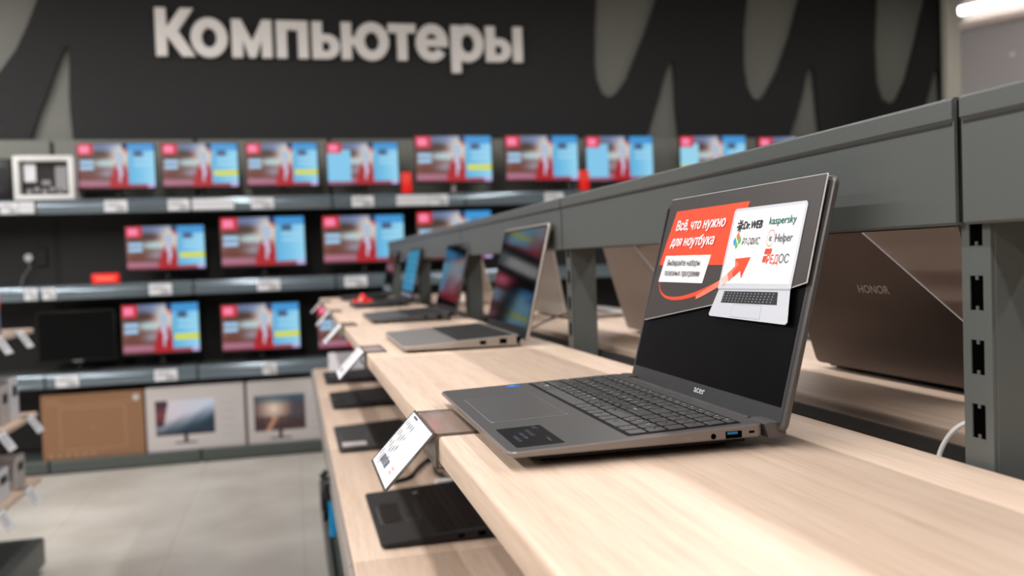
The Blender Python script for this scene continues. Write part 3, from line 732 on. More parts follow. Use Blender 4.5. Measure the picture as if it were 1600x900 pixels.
# ------------------------------------------------------------------ laptops
def lid_frame(b, zr, t):
    """matrix: x right (towards -Y), y up the lid, z out of the screen"""
    return Matrix(((0, math.sin(t), -math.cos(t), b), (-1, 0, 0, 0), (0, math.cos(t), math.sin(t), zr), (0, 0, 0, 1)))
def key_rows(W, unit, v0):
    pass
def laptop(name, loc, rz, label, W, D, t, body, lidm, screen='gloss', detail=1, edge=None, LL=.228, group=None, bez=M['bezel'], hinge_len=None, keym=M['black_soft'], mirror=False, pic=None):
    e = empty(name, loc, rz, label, 'laptop', group)
    edge = edge or body
    zt = lambda x: .0125+.012*x/D; zbm = lambda x: .005-.002*x/D
    if detail == 2: zt = lambda x: .0158+.0068*min(x, .224)/.224; zbm = lambda x: .0112-.0016*math.sin(math.pi*min(x, .224)/.224)
    BD = D-.018
    b = MB(); b.use(body); b.rslab(0, BD, 0, W, .008, zt, zbm, .0012)
    base = b.build('base', None, e, True)
    for pi, pz in enumerate(base.data.polygons): pass
    if edge is not body:
        base.data.materials.append(edge)
        for pg in base.data.polygons:
            if abs(pg.normal.z) < .8: pg.material_index = 1
    u = MB(); u.box(.03, BD-.008, .02, W-.02, .0035, zbm(.1)+.001, .001, 1)
    for x in (.035, BD-.035):
        u.box(x, x+.014, .03, .07, 0, .0045, .001, 1); u.box(x, x+.014, W-.07, W-.03, 0, .0045, .001, 1)
    u.build('underside_feet', M['black_soft'], e)
    # hinge bar
    hb = MB(); hb.cyl((BD+.004, .035, zt(BD)-.007), (BD+.004, W-.035, zt(BD)-.007), .0065, 16)
    hb.box(BD-.004, BD+.012, .03, W-.03, zt(BD)-.013, zt(BD)-.004, .001, 1)
    hb.build('hinge', M['bezel'] if detail < 2 else M['grey_alu'], e, True)
    zr = .009 if detail < 2 else .0126; bb = D if detail < 2 else .2442
    F = lid_frame(bb, zr, t); off = .006
    du = .007 if detail == 2 else 0
    # lid: x from -W..0 (+du), y 0..LL, z 0..off
    l = MB(F); l.rslab(-W+du, du, 0, LL, .009, off, 0, .0012); lid = l.build('lid', lidm, e, True)
    bzl = MB(F); bzl.rslab(-W+du+.004, du-.004, .004, LL-.004, .007, off+.0007, off-.001, .0003); bzl.build('bezel', bez, lid, True)
    mb_ = .021 if detail == 2 else .025; tb = .009; sb = .0085 if detail == 2 else .007
    sc = MB(F).box(-W+du+sb, du-sb, mb_, LL-tb, off+.0004, off+.0012)
    if pic: sc.bm.free(); picture('screen', pic, W-2*sb, LL-tb-mb_, 40, 24, F @ Matrix.Translation((-W+du+sb, mb_, off+.0012)), M['screen_dim'], lid)
    else: sc.build('screen', M['glass_black'] if screen == 'matt' else M['gloss_black'], lid)
    MB(F).cyl((-W/2+du, LL-.0045, off), (-W/2+du, LL-.0045, off+.0012), .0014, 10).build('webcam', M['hole'], lid)
    if detail < 2:
        for px_, pw_ in ((.60, .013), (.76, .015), (.90, .007)):
            MB().box(D*px_, D*px_+pw_, -.0004, .004, zbm(D*px_)+.0045, zt(D*px_)-.0035, .0006, 1).build('side_port', M['hole'], e)
    # keyboard
    km = M['key'] if detail == 2 else keym
    x0k, x1k = (.1075, .2085) if detail == 2 else (D*.45, D*.88)
    y0k, y1k = (.012, W-.012) if detail == 2 else (.022, W-.022)
    sh = MB(); sh.rslab(x0k-.002, x1k+.002, y0k-.002, y1k+.002, .003, lambda x: zt(x)+.0003, lambda x: zt(x)-.001, .0002)
    kb = sh.build('keyboard', M['key_well'], e)
    if detail == 2:
        U = (y1k-y0k)/19.0; top = y1k
        R = [('f', 1), (1, 1), (2, 1), (3, 1), (4, 1), (5, 1)]
        frow = .0105; rowd = (x1k-x0k-frow)/5
        rows = [
         (x1k-frow, x1k, ['esc', 'F1', 'F2', 'F3', 'F4', 'F5', 'F6', 'F7', 'F8', 'F9', 'F10', 'F11', 'F12', 'prt', 'ins', 'del', 'pg', 'pg', 'end'], [1]*19),
         (0, 0, ['~ё', '1', '2', '3', '4', '5', '6', '7', '8', '9', '0', '-', '=', 'Backspace', 'num', '/', '*', '-'], [1]*13+[2]+[1]*4),
         (0, 0, ['Tab', 'Qй', 'Wц', 'Eу', 'Rк', 'Tе', 'Yн', 'Uг', 'Iш', 'Oщ', 'Pз', '[х', ']ъ', '\\', '7', '8', '9', '+'], [1.5]+[1]*12+[1.5]+[1]*4),
         (0, 0, ['Caps', 'Aф', 'Sы', 'Dв', 'Fа', 'Gп', 'Hр', 'Jо', 'Kл', 'Lд', ';ж', "'э", 'Enter', '4', '5', '6', ''], [1.75]+[1]*11+[2.25]+[1]*4),
         (0, 0, ['Shift', 'Zя', 'Xч', 'Cс', 'Vм', 'Bи', 'Nт', 'Mь', ',б', '.ю', '/', 'Shift', '1', '2', '3', 'ent'], [2.25]+[1]*10+[2.75]+[1]*4),
         (0, 0, ['ctrl', 'fn', '#', 'alt', '', 'alt', 'ctrl', '<', 'v', '>', '0', '.', ''], [1, .8, .8, .9, 6.4, 1.05, 1.05, 1, 1, 1, 2, 1, 1])]
        lg = MB(); lc = {}
        for ri, (ra, rb, labs_, ws) in enumerate(rows):
            if ri: rb = x1k-frow-(ri-1)*rowd; ra = rb-rowd
            g = .0016; yy = top
            for s, wd in zip(labs_, ws):
                ya, yb = yy-wd*U, yy; yy = ya
                k = MB(); k.rslab(ra+g, rb-g, ya+g, yb-g, .0018, lambda x: zt(x)+.0013, lambda x: zt(x)+.0002, .0004, 3)
                k.build('key', km, kb, True)
                if s == '#':
                    for ii in (0, 1):
                        for jj in (0, 1):
                            cx, cy = (ra+rb)/2+ii*.0022, (ya+yb)/2+jj*.0024
                            zz = zt(cx)+.0018; lg.poly([(cx, cy), (cx+.0018, cy), (cx+.0018, cy+.002), (cx, cy+.002)], zz)
                    continue
                if not s: continue
                parts = [(s[0], 0.3, .62), (s[1], .62, .25)] if len(s) == 2 and ord(s[1]) > 1000 else [(s, .25, .5)]
                for tx, fu, fv in parts:
                    sz = .0062 if len(tx) == 1 else .0042
                    if ri == 0: sz = .0036
                    if tx not in lc: lc[tx] = text_bm(tx, 1, .045)
                    cx, cy = ra+(rb-ra)*fv-.001, yb-(yb-ya)*fu
                    if len(tx) > 1: cy = yb-.0035
                    mt = Matrix.Translation((cx, cy, zt(cx)+.0019)) @ Matrix(((0, 1, 0, 0), (-1, 0, 0, 0), (0, 0, 1, 0), (0, 0, 0, 1))) @ Matrix.Scale(sz, 4)
                    lg.mesh(lc[tx], mt)
        lg.build('key_lettering', M['white'], kb, norm=False)
    else:
        n = 15; U = (y1k-y0k)/n; rd = (x1k-x0k)/6
        k = MB()
        for r in range(6):
            yy = y0k
            ws = [1]*15 if r else [1, 1, 1, 1.2, 1.2, 5.4, 1.2, 1, 1.2, 1]
            for wd in ws: k.rslab(x0k+r*rd+.001, x0k+(r+1)*rd-.001, yy+.001, yy+wd*U-.001, .0015, lambda x: zt(x)+.0014, lambda x: zt(x)+.0002, .0003, 2); yy += wd*U
        k.build('keys', km, kb)
    # touchpad
    pu0, pu1, pv0, pv1 = (.135, .285, .0145, .090) if detail == 2 else (W*.34, W*.66, .014, D*.38)
    MB().rslab(pv0-.0007, pv1+.0007, pu0-.0007, pu1+.0007, .003, lambda x: zt(x)+.00015, lambda x: zt(x)-.001, .0001).build('touchpad_edge', M['pad_line'] if detail == 2 else M['ink_soft'], e)
    MB().rslab(pv0, pv1, pu0, pu1, .003, lambda x: zt(x)+.0003, lambda x: zt(x)-.001, .0001).build('touchpad', M['pad'] if detail == 2 else body, e)
    e['_'] = 0; del e['_']
    return e, F, zt, base, lid
DK = M['black_soft']
acer, F, zt, abase, alid = laptop('laptop', (.162, .6898, TOP), -.0125, 'steel-grey open laptop in front with a red and black promotional card on its screen', .3627, .2442, .2566,
    M['grey_alu'], M['lid_grey'], 'matt', 2, edge=M['grey_edge'])
acM = Matrix.Translation((.162, .6898, TOP)) @ Matrix.Rotation(-.0125, 4, 'Z')
# stickers, ports, logo
q = MB(); q.poly([(.0760, .3560), (.0760, .3400), (.0905, .3400), (.0905, .3560)], 0)
st = MB(); st.rslab(.0770, .0930, .3360, .3520, .0015, lambda x: zt(x)+.0003, lambda x: zt(x), .0001, 3); st.build('blue_sticker', M['blue'], acer); q.bm.free()
s_ = MB(); s_.mesh(text_bm('i5', .007, .02), Matrix.Translation((.0815, .3470, zt(.085)+.0006)) @ Matrix.Rotation(-math.pi/2, 4, 'Z')); s_.build('sticker_print', M['card_silver'], acer, norm=False)
st = MB(); st.rslab(.0105, .0520, .0150, .0980, .0015, lambda x: zt(x)+.0003, lambda x: zt(x), .0001, 3); bs = st.build('black_sticker', M['sticker_black'], acer)
p = MB()
for k, (tx, vv, uu, sz) in enumerate((('15.6"', .042, .093, .006), ('SSD  512 GB', .033, .080, .005), ('8 GB  DDR4', .025, .070, .005), ('Full HD  IPS', .017, .060, .005), ('Windows', .042, .040, .004))):
    p.mesh(text_bm(tx, sz, .01), Matrix.Translation((vv, uu, zt(vv)+.0006)) @ Matrix.Rotation(-math.pi/2, 4, 'Z'))
p.build('sticker_print', M['grey_txt'], bs, norm=False)
def side_box(x0, x1, z0, z1, m, name, d=.0003, dep=.004, bev=.0006):
    MB().box(x0, x1, -d, dep, z0, z1, bev, 2).build(name, m, acer)
side_box(.1895, .2050, .0118, .0182, M['hole'], 'usb_port'); side_box(.1910, .2010, .0152, .0176, M['usb_blue'], 'usb_tongue', .0005)
MB().cyl((.1785, -.0003, .0148), (.1785, .003, .0148), .0024, 16).build('audio_jack', M['hole'], acer)
side_box(.2105, .2175, .0143, .0178, M['hole'], 'lock_slot', bev=.0014)
p = MB(); p.mesh(text_bm('HDMI', .0035, .01), Matrix.Translation((.150, -.0002, .0135)) @ Matrix.Rotation(math.pi/2, 4, 'X')); p.build('side_lettering', M['ink_soft'], acer, norm=False)
# hinge shoulder covers at both ends of the lid
for y0, y1 in ((.000, .030), (.3327, .3627)):
    hs = MB(); hs.prism_y([(.2300, .0095), (.2262, .0215), (.2320, .0228), (.2420, .0222), (.2470, .0130), (.2430, .0090)], y0, y1); hs.build('hinge_cover', M['lid_grey'], acer)
lo = MB(F); lo.mesh(fit_text('acer', -.1735, -.1485, .0110, .0075, .01, z=.0068)); lo.build('chin_logo', M['card_silver'], alid, norm=False)

# promotional card (flat card with printed layers), leaning on the screen
card = empty('promotional_card', (0, 0, 0), 0, 'black and orange-red printed promotional card stuck on the front laptop screen', 'card')
card.matrix_world = acM @ F
K0 = .0105
def layer(name, pts_, lvl, m, parent=None, th=.00025, base=None):
    z1 = K0+.0012+lvl*.0002; return MB().prism(pts_, z1-th, z1).build(name, m, parent or card)
edgep = [(-.3297, .2279), (.0020, .2273), (.0042, .1315), (-.0160, .1270), (-.3370, .0786)]
MB().prism([(x+dx, y+dy) for (x, y), (dx, dy) in zip(edgep, ((-.0008, .0008), (.0010, .0008), (.0012, -.0008), (0, -.0012), (-.001, -.0012)))], K0-.0005, K0+.0004).build('card_edge', M['card_edge'], card)
MB().prism(edgep, K0, K0+.0011).build('card_sheet', M['card'], card)
layer('red_panel', [(-.3062, .2120), (-.1267, .2123), (-.1480, .1464), (-.3267, .1464)], 1, M['card_red'])
layer('white_caption_panel', [(-.3107, .1576), (-.1895, .1576), (-.1969, .1262), (-.3176, .1258)], 2, M['card_white'])
def cbez(pts4, w0, w1, n=18):
    P = []
    for k in range(n+1):
        t = k/n; a, b, c, d = [Vector(p) for p in pts4]
        P.append(((1-t)**3*a+3*(1-t)**2*t*b+3*(1-t)*t*t*c+t**3*d, w0+(w1-w0)*t))
    L, R_ = [], []
    for i, (p, w) in enumerate(P):
        d = (P[min(i+1, n)][0]-P[max(i-1, 0)][0]).normalized(); nrm = Vector((-d.y, d.x)); L.append(p+nrm*w); R_.append(p-nrm*w)
    return L, R_
def ribbon(name, pts4, w0, w1, lvl, m):
    L, R_ = cbez(pts4, w0, w1); z = K0+.0012+lvl*.0002; b = MB(); vs = [(b.v((*l, z)), b.v((*r, z))) for l, r in zip(L, R_)]
    for (a, c), (d, f) in zip(vs, vs[1:]): b.f([a, c, f, d])
    return b.build(name, m, card)
ribbon('curved_stroke', [(-.3137, .1255), (-.3080, .1000), (-.2450, .1000), (-.1500, .1290)], .0006, .0030, 1, M['card_red'])
ribbon('curved_stroke', [(-.2050, .1105), (-.1850, .1160), (-.1700, .1220), (-.1500, .1290)], .0024, .0036, 1.5, M['card_red2'])
# printed notebook
fr = [(-.1510, .2055), (-.0200, .2050), (-.0165, .2020), (-.0160, .1240), (-.1565, .1210), (-.1545, .2030)]
layer('notebook_frame', fr, 3, M['card_silver'])
layer('notebook_display', [(-.1490, .2024), (-.0200, .2018), (-.0200, .1287), (-.1520, .1265)], 4, M['card_white'])
layer('notebook_base', [(-.1530, .1215), (-.0165, .1240), (-.0100, .0945), (-.0130, .0922), (-.1615, .0922), (-.1650, .0940)], 3.5, M['card_silver'])
layer('notebook_hinge', [(-.1530, .1215), (-.0165, .1245), (-.0160, .1228), (-.1535, .1200)], 4.2, M['card_silver2'])
layer('notebook_keyboard', [(-.1400, .1190), (-.0360, .1208), (-.0335, .1090), (-.1430, .1070)], 4.5, M['ink'])
layer('notebook_pad', [(-.1150, .1065), (-.0600, .1075), (-.0590, .0940), (-.1180, .0935)], 4.0, M['card_silver2'])
layer('notebook_pad_face', [(-.1145, .1060), (-.0605, .1070), (-.0595, .0944), (-.1172, .0940)], 4.3, M['card_silver'])
kk = MB(); z = K0+.0012+5*.0002
for r in range(4):
    for c in range(15):
        x = -.1385+c*.0068+(r*-.0008); y = .1165-r*.0026+.0018*(c/15)
        kk.poly([(x, y), (x+.0016, y), (x+.0016, y+.0010), (x, y+.0010)], z)
kk.build('notebook_key_dots', M['card_silver2'], card)
# arrow
for nm, a, b, m in (('arrow_trail', (-.1500, .1275), (-.1240, .1430), M['card_red3']), ('arrow_trail', (-.1380, .1330), (-.1200, .1445), M['card_red2'])):
    d = (Vector(b)-Vector(a)).normalized(); n_ = Vector((-d.y, d.x)); wa, wb = (.0048, .0042)
    layer(nm, [Vector(a)+n_*wa, Vector(a)-n_*wa, Vector(b)-n_*wb, Vector(b)+n_*wb], 5 if m == M['card_red3'] else 5.6, m)
layer('arrow_head', [(-.1310, .1525), (-.1000, .1540), (-.1110, .1325), (-.1150, .1405), (-.1275, .1335), (-.1310, .1385), (-.1200, .1465)], 6.2, M['card_red'])
layer('arrow_shade', [(-.1310, .1525), (-.1200, .1465), (-.1270, .1440)], 6.6, M['card_red2'])
def ct(body, x0, x1, y, h, m, bold=.012, shear=0, name='lettering', lvl=7):
    b = MB(); b.mesh(fit_text(body, x0, x1, y, h, bold, shear, z=K0+.0012+lvl*.0002)); return b.build(name, m, card, norm=False)
ct('Всё, что нужно', -.2960, -.1690, .1880, .0118, M['card_white'], .022, .18)
ct('для ноутбука', -.3030, -.1870, .1690, .0118, M['card_white'], .022, .18)
ct('Выбирайте наборы', -.3010, -.2100, .1455, .0072, M['ink'], .014, .15)
ct('полезных программ', -.3035, -.2070, .1335, .0072, M['ink'], .014, .15)
ct('Dr.WEB', -.1275, -.0895, .1830, .0082, M['ink'], .035, .15)
ct('kaspersky', -.0770, -.0290, .1855, .0078, M['green_txt'], .012)
ct('Р7-ОФИС', -.1235, -.0885, .1665, .0072, M['ink'], .0, .2)
ct('Helper', -.0600, -.0295, .1680, .0085, M['grey_txt'], .006)
ct('it', -.0712, -.0660, .1690, .0070, M['ink'], .0)
ct('РЕД', -.0680, -.0470, .1475, .0085, M['card_red'], -.008)
ct('ОС', -.0460, -.0285, .1480, .0085, M['grey_txt'], -.004)
z = K0+.0012+7*.0002
b = MB()
for k in range(24):
    t0, t1 = 2*math.pi*k/24, 2*math.pi*(k+1)/24; c = Vector((-.0684, .1720))
    P = [c+r*Vector((math.cos(t)*.86, math.sin(t))) for r, t in ((.0076, t0), (.0082, t0), (.0082, t1), (.0076, t1))]; b.poly([tuple(p) for p in P], z)
b.build('ring_mark', M['card_red'], card)
b = MB(); c = Vector((-.1345, .1868))
b.poly([tuple(c+.0042*Vector((math.cos(t)*.85, math.sin(t)))) for t in [2*math.pi*k/14 for k in range(14)]], z)
for k in range(8):
    t = 2*math.pi*k/8+.2; d = Vector((math.cos(t), math.sin(t))); n_ = Vector((-d.y, d.x))*.0007
    b.poly([tuple(c+d*.003-n_), tuple(c+d*.0068-n_), tuple(c+d*.0062+n_*2), tuple(c+d*.003+n_)], z)
b.build('spider_mark', M['ink'], card)
b = MB()
for dx, dy in ((-.0016, .0010), (.0016, .0010)): b.poly([tuple(c+Vector((dx-.0006, dy-.0006))), tuple(c+Vector((dx+.0006, dy-.0006))), tuple(c+Vector((dx+.0006, dy+.0006))), tuple(c+Vector((dx-.0006, dy+.0006)))], z+.0002)
b.build('spider_eyes', M['card_white'], card)
for (cx, cy, m, s) in ((-.1348, .1762, M['p_orange'], .0043), (-.1302, .1716, M['p_green'], .0043), (-.1396, .1706, M['p_blue'], .0043), (-.1348, .1664, M['p_green'], .0036)):
    layer('diamond_mark', [(cx-s*.75, cy), (cx, cy-s), (cx+s*.75, cy), (cx, cy+s)], 7, m)
for (a, b_, c, d) in ((-.0745, -.0690, .1565, .1618), (-.0682, -.0627, .1565, .1618), (-.0755, -.0700, .1488, .1548)):
    layer('square_mark', [(a, c), (b_, c), (b_+.001, d), (a+.001, d)], 7, M['card_red'])

# other laptops on the upper shelf
def glow(u, v):
    c = blend((14, 20, 34), (22, 54, 78), .5+.5*math.sin(u*5+v*3))
    if ((u-.12)/.16)**2+((v-.86)/.12)**2 < 1: c = (84, 120, 40)
    if ((u-.4)/.3)**2+((v-.80)/.12)**2 < 1: c = (28, 84, 104)
    if ((u-.55)/.25)**2+((v-.68)/.08)**2 < 1: c = (62, 34, 58)
    if ((u-.3)/.3)**2+((v-.2)/.16)**2 < 1: c = (34, 88, 118)
    if v < .05+.05*u and u < .7: c = (74, 100, 42)
    return c
def bluescreen(u, v):
    if v < .13: return (70, 50, 90)
    return (70, 168, 214) if int(v*14) % 2 else (84, 178, 222)
laptop('laptop', (.197, 1.672, TOP), -.01, 'pale silver open laptop, second from the camera, with colourful reflections on its screen', .385, .244, .235, M['mid_silver'], M['silver'], edge=M['silver'], LL=.236, bez=M['black'])
laptop('laptop', (.214, 2.535, TOP), .0, 'dark grey open laptop, third from the camera on the upper shelf', .370, .243, .23, M['grey_alu'], M['grey_alu'], LL=.222, bez=M['black'])
laptop('laptop', (.225, 3.470, TOP), .0, 'dark open laptop showing a light blue page near the far end', .350, .225, .22, M['bezel'], M['bezel'], LL=.222, bez=M['black'], pic=bluescreen)
laptop('laptop', (.225, 4.240, TOP), .0, 'black open laptop furthest from the camera on the upper shelf', .350, .225, .2, M['black_soft'], M['black_soft'], LL=.222, bez=M['black'])
e = empty('plush_trinket', (.27, 3.62, TOP+.0180), 0, 'small red plush trinket on the palm rest of the light blue screen laptop', 'trinket')
q = MB()
q.cyl((-.0, 0, 0), (0, 0, .018), .022, 16, .018); q.cyl((0, 0, .018), (0, 0, .034), .015, 16, .006); q.cyl((-.03, .0, .0), (-.028, 0, .012), .012, 12, .008); q.cyl((.03, .0, .0), (.028, 0, .012), .012, 12, .008)
q.build('red_body', M['red'], e, True)
MB().cyl((-.012, -.019, .010), (-.012, -.023, .010), .008, 12).build('pink_patch', M['card_red3'], e)

# laptops on the far side, seen from behind (they face the right aisle)
def back_laptop(loc, label, W, D, t, lidm, bodym, LL, word=None, acr=True, rz=math.pi):
    e, F2, z_, b_, lid2 = laptop('laptop', loc, rz, label, W, D, t, bodym, lidm, LL=LL, bez=M['black'])
    if word:
        q = MB(F2 @ Matrix.Rotation(math.pi, 4, 'Y')); q.mesh(fit_text(word, W/2-.030, W/2+.030, .1125, .0110, .0, z=.0003)); q.build('lid_logo', M['silver'], lid2, norm=False)
    return e, F2
# position = near-front corner in the laptop's own frame (rotated half a turn)
bk, F2 = back_laptop((.980, 1.155, TOP-.0045), 'brown-grey laptop seen from behind between the front screen and the slotted post', .365, .24, .30, M['brown_lid'], M['bezel'], .245, 'HONOR')
back_laptop((.970, 1.888, TOP-.0045), 'warm silver laptop seen from behind through the gap beside the second post', .36, .24, .28, M['silver_lid'], M['silver'], .23)
back_laptop((.970, 2.715, TOP-.0045), 'silver laptop seen from behind just right of the silver laptop screen', .36, .24, .17, M['silver'], M['silver'], .23)
back_laptop((.970, 3.600, TOP-.0045), 'silver laptop seen from behind far along the table', .36, .24, .28, M['silver_lid'], M['silver'], .23)
# clear acrylic info holders hanging over the far laptops' lids
for yc, xh, t, lb in ((1.155, .736, .30, 'clear acrylic sheet with a slanted edge hanging behind the brown-grey laptop'), (1.888, .726, .28, 'clear acrylic sheet with a slanted edge behind the warm silver laptop')):
    e = empty('acrylic_holder', (xh, yc, TOP), 0, lb, 'holder', 'slanted acrylic holders')
    s, c = math.sin(t), math.cos(t)
    mt = Matrix(((0, -s, -c, 0), (-1, 0, 0, 0), (0, c, -s, .0045), (0, 0, 0, 1)))   # x towards the camera, y up the lid, z out of its back
    a = MB(mt); a.prism([(.155, .232), (.362, .060), (.362, .250), (.155, .250)], .0006, .0024); a.build('sheet', M['reflect'], e)
    a = MB(mt); a.tube([(.155, .232, .0018), (.26, .1448, .0018), (.362, .060, .0018)], .0009, 6, 2); a.build('polished_edge', M['card_silver'], e)
    a = MB(mt); a.box(.155, .362, .247, .252, -.012, .0024, .0005, 1); a.build('top_hook', M['smoke'], e)

# lower shelf laptops
ab, _, _, _, _ = laptop('laptop', (.140, 1.668, LZ), 0.0, 'large black open laptop on the lower shelf nearest the camera', .385, .245, .25, DK, DK, LL=.235, keym=M['black'], bez=M['black'])
MB().box(.02, .10, .13, .27, .0148, .0156).build('dark_touchpad_film', M['black'], ab)
MB().cyl((.225, .03, .0238), (.225, .03, .0245), .006, 14).build('blue_badge', M['blue'], ab)
MB().cyl((.108, .325, .018), (.108, .325, .0195), .006, 14).build('power_button', M['ink_soft'], ab)
gb, _, _, _, _ = laptop('laptop', (.108, 2.575, LZ), 0.0, 'dark grey open laptop with a pale sticker on the lower shelf', .37, .24, .2, M['bezel'], M['bezel'], LL=.225, keym=M['black_soft'], bez=M['black'])
MB().box(.012, .085, .02, .075, .0132, .0166).build('pale_sticker', M['paper_warm'], gb)
for y, lb in ((3.36, 'black open laptop on the lower shelf, third from the camera'), (4.08, 'black open laptop at the far end of the lower shelf')):
    c = copy_tree(ab); c.location = (.125, y, LZ); tag(c, lb)
for o in [ab]+[]: pass

# ------------------------------------------------------------------ acrylic price holders on the shelf edge
def holder(y0, y1, label, drop=1.0, det=False):
    e = empty('price_holder', (FX, y0, TOP), 0, label, 'holder', 'acrylic price holders on the upper shelf'); w = y1-y0
    t = .0022
    # profile (x,z): top plate, front leg, bottom return
    clip = MB()
    clip.box(-.003, .038, 0, w, .0004, .0004+t, .0006, 1); clip.box(-.0035, -.0035+t, 0, w, -.031, .0004+t, .0006, 1); clip.box(-.0035, .016, 0, w, -.0325, -.0303, .0006, 1)
    clip.build('clip', M['smoke'], e)
    q = MB()
    for yy in (0, w-.0008):
        q.box(-.003, .038, yy, yy+.0008, .0002, .0028); q.box(-.0037, -.0011, yy, yy+.0008, -.031, .0026); q.box(-.0035, .016, yy, yy+.0008, -.0327, -.0301)
    q.box(.0370, .0383, 0, w, .0002, .0028)
    q.build('clip_edge', M['clear_edge'], e)
    # slanted ticket pocket: from the shelf edge down and outwards
    a = math.atan2(.055*drop, .058); n = Vector((-math.cos(a)*0, 0, 0))
    X = Vector((0, -1, 0)); Ydir = Vector((.049, 0, .051*drop)).normalized(); Z = X.cross(Ydir)
    L = .073
    mt = Matrix(((X.x, Ydir.x, Z.x, -.003), (X.y, Ydir.y, Z.y, w), (X.z, Ydir.z, Z.z, .0026), (0, 0, 0, 1))) @ Matrix.Translation((0, -L, 0))
    if Z.z < 0: mt = mt @ Matrix.Scale(1, 4)
    p = MB(mt); p.box(0, w, 0, L, 0, .0012, .0004, 1); p.build('back_sheet', M['smoke'], e)
    p = MB(mt); p.box(-.0006, .0014, 0, L, -.0002, .0022); p.box(w-.0014, w+.0006, 0, L, -.0002, .0022); p.box(0, w, -.0006, .0014, -.0002, .0022); p.box(0, w, L-.0014, L+.0006, -.0002, .0022); p.build('sheet_edge', M['clear_edge'], e)
    p = MB(mt); p.box(.002, w-.002, .002, L-.002, .0014, .0018); tk = p.build('ticket', M['paper'], e)
    p = MB(mt)
    rnd = random.Random(int(y0*100)); zz = .0021
    for row in range(5):
        x = .010+row*.011
        yb = L-.012
        for k in range(4):
            l = rnd.uniform(.005, .012); p.poly([(x, yb-l), (x+.0012, yb-l), (x+.0012, yb), (x, yb)], zz); p.poly([(x+.003, yb-l*.7), (x+.0038, yb-l*.7), (x+.0038, yb), (x+.003, yb)], zz); yb -= l+.006
    for k in range(22):
        x = .030+k*.0022; ww = rnd.choice((.0007, .0011, .0015)); p.poly([(x, .010), (x+ww, .010), (x+ww, .019), (x, .019)], zz)
    p.poly([(.02, L-.006), (.045, L-.006), (.045, L-.0035), (.02, L-.0035)], zz)
    p.build('printing', M['ink_soft'] if not det else M['grey_txt'], tk)
    p = MB(mt)
    for k in range(6):
        x = .100+(k % 3)*.005; y = .012+(k//3)*.005; p.poly([(x, y), (x+.003, y), (x+.003, y+.003), (x, y+.003)], zz)
    p.build('pale_stamp', M['card_red3'], tk)
    return e
holder(.859, 1.000, 'clear price holder with white ticket clipped beside the front grey laptop', 1.0, True)
holder(1.72, 1.86, 'clear price holder with ticket clipped beside the silver laptop')
holder(2.50, 2.64, 'clear price holder clipped beside the third laptop')
holder(3.28, 3.42, 'clear price holder clipped near the light blue screen laptop')
holder(4.20, 4.34, 'clear price holder furthest along the shelf edge')
# second tickets on the lower shelf edge
e = empty('white_card', (.16, 4.58, LZ), 0, 'small folded white card at the far end of the lower shelf', 'card')
q = MB(); q.rings([[(0, 0, 0), (.18, 0, 0), (.18, .06, .09), (0, .06, .09)], [(0, .001, .0), (.18, .001, 0), (.18, .061, .09), (0, .061, .09)]]); q.rings([[(0, .12, 0), (.18, .12, 0), (.18, .06, .09), (0, .06, .09)], [(0, .121, .0), (.18, .121, 0), (.18, .061, .09), (0, .061, .09)]]); q.build('folded_sheet', M['paper'], e)

# ------------------------------------------------------------------ cables
def cable(name, pts_, r, m, label): o = MB().tube(pts_, r, 8, 8).build(name, m, None, True); return tag(o, label, 'cable')
cable('white_cable', [(.542, .665, TOP-.10), (.541, .664, TOP-.03), (.545, .655, TOP+.002), (.556, .640, TOP+.019), (.575, .615, TOP+.0265), (.61, .57, TOP+.027), (.66, .53, TOP+.022)], .0022, M['white'], 'white cable arching up between the boards beside the right slotted post')
cable('grey_cable', [(.541, 2.06, TOP-.08), (.540, 2.06, TOP-.01), (.56, 2.03, TOP+.012), (.60, 1.98, TOP+.035), (.66, 1.95, TOP+.048), (.74, 1.93, TOP+.03), (.84, 1.93, TOP+.002)], .0025, M['ink_soft'], 'grey cable rising from the gap behind the silver laptop')
cable('power_cable', [(.36, 2.13, LZ+.005), (.33, 2.22, LZ+.010), (.36, 2.30, LZ+.04), (.42, 2.33, LZ+.10), (.47, 2.3, LZ+.2)], .005, M['black_soft'], 'black power cable looping behind the near black laptop on the lower shelf')
cable('power_cable', [(.20, 2.16, LZ+.005), (.26, 2.20, LZ+.004), (.30, 2.30, LZ+.006), (.36, 2.42, LZ+.005), (.44, 2.46, LZ+.01)], .005, M['black'], 'black cable lying on the lower shelf between its two nearest laptops')
e = empty('cable_plug', (.35, 2.085, LZ), 0, 'small white plug behind the near black laptop on the lower shelf', 'plug')
MB().box(-.04, .03, 0, .024, 0, .018, .004, 2).build('plug_body', M['white'], e, True); MB().cyl((.03, .012, .009), (.06, .012, .009), .005, 10).build('plug_collar', M['white'], e)

# ------------------------------------------------------------------ tools hanging under the lower shelf edge
e = empty('hanging_accessory', (.071, 2.42, LZ-.035), 0, 'black accessory with a bright blue strap hanging under the lower shelf edge', 'accessory')
q = MB(); q.box(-.014, .010, -.03, .05, -.050, .001, .006, 3); q.box(-.022, -.006, .0, .06, -.085, -.030, .005, 3); q.cyl((-.020, .02, .004), (-.004, .02, .020), .008, 12); q.cyl((-.012, .05, -.08), (-.012, .052, -.125), .005, 10)
q.build('black_clamp', M['black'], e, True)
q = MB(); q.rslab(-.004, .014, -.025, .004, .003, -.035, -.150, .003); q.build('blue_strap', M['cyan_bag'], e, True)

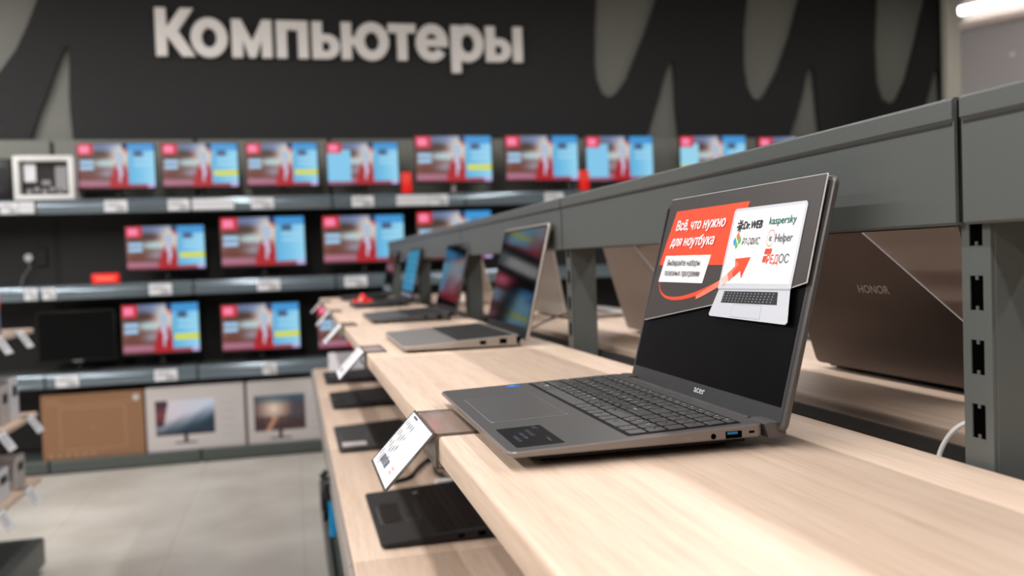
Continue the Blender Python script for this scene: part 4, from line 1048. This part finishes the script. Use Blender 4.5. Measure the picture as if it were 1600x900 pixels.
# ------------------------------------------------------------------ left gondola (end of another fixture)
LGX = -1.09; LGY = 4.20
e = empty('accessory_gondola', (LGX-.25, 2.9, 0), 0, 'dark fixture with narrow oak shelves and packaged goods at the left edge', 'shelving')
MB().box(-.20, .25, -1.3, 1.3, .03, .15, .01, 2).build('base_shelf', M['base_metal'], e)
MB().box(-.18, .22, -1.28, 1.27, 0, .035).build('kick_panel', M['back_dark'], e)
MB().box(-.02, .02, -1.3, 1.3, .15, 1.9).build('back_panel', M['back_dark'], e)
for z in (.413, .695, 1.056):
    MB().box(.02, .25, -1.3, 1.3, z-.022, z, .004, 2).build('shelf', M['wood'], e)
tz = [(.413, 3.98, 'lowest', 'far'), (.413, 3.62, 'lowest', 'near'), (.695, 4.06, 'middle', 'far'), (.695, 3.68, 'middle', 'near'), (1.056, 3.98, 'top', 'far'), (1.056, 3.70, 'top', 'near')]
for z, y, a, b in tz:
    t = empty('hanging_price_tag', (LGX+.001, y, z+.0005), 0, f'white price tag hanging at the {b} position of the {a} oak shelf, left edge', 'tag', 'tags on the left fixture')
    q = MB(); q.rings([[(.0, -.045, .0), (.0, .045, 0), (.042, .045, -.068), (.042, -.045, -.068)], [(.002, -.045, .002), (.002, .045, .002), (.044, .045, -.066), (.044, -.045, -.066)]]); q.build('ticket', M['paper'], t)
    MB().box(-.03, .002, -.04, .04, 0, .0015).build('clip', M['smoke'], t)
    q = MB()
    for k in range(3):
        f0 = .25+.2*k; q.f([q.v((.042*f0+.0026, -.035, -.068*f0+.0026)), q.v((.042*f0+.0026, .03-.01*k, -.068*f0+.0026)), q.v((.042*(f0+.07)+.0026, .03-.01*k, -.068*(f0+.07)+.0026)), q.v((.042*(f0+.07)+.0026, -.035, -.068*(f0+.07)+.0026))])
    q.build('printing', M['ink_soft'], t)
items = [(.413, 4.02, .12, .10, .13, 'paper_warm', 'grey-white packaged box at the end of the lowest oak shelf'), (.413, 3.80, .14, .10, .12, 'paper', 'white box second from the end of the lowest oak shelf'),
         (.413, 3.58, .14, .1, .12, 'paper_warm', 'pale box third from the end of the lowest oak shelf'),
         (.695, 4.03, .10, .07, .17, 'paper', 'white blister pack at the end of the middle oak shelf'), (.695, 3.90, .10, .07, .15, 'paper_warm', 'white and grey blister pack second on the middle oak shelf'), (.695, 3.74, .12, .08, .20, 'paper', 'tall white pack third on the middle oak shelf')]
for z, y, w, d, h, m, lb in items:
    t = empty('packaged_box', (LGX-.06, y, z), 0, lb, 'box', 'packages on the left fixture')
    MB().box(-d, d*.3, -w/2, w/2, 0, h, .004, 2).build('carton', M[m], t)
    q = MB(); q.box(d*.3-.001, d*.3+.001, -w*.3, w*.3, h*.55, h*.8); q.box(-d*.6, d*.1, -w/2-.001, -w/2+.001, h*.3, h*.7); q.build('dark_print', M['ink'], t)
t = empty('poster_pack', (LGX-.165, 3.62, 1.056), 0, 'tall violet-grey package with red patch at the left photo edge', 'box')
MB().box(-.03, .15, -.22, .20, 0, .36, .006, 2).build('carton', M['purple'], t)
MB().box(.149, .151, -.18, .19, .10, .18).build('red_patch', M['card_red'], t)
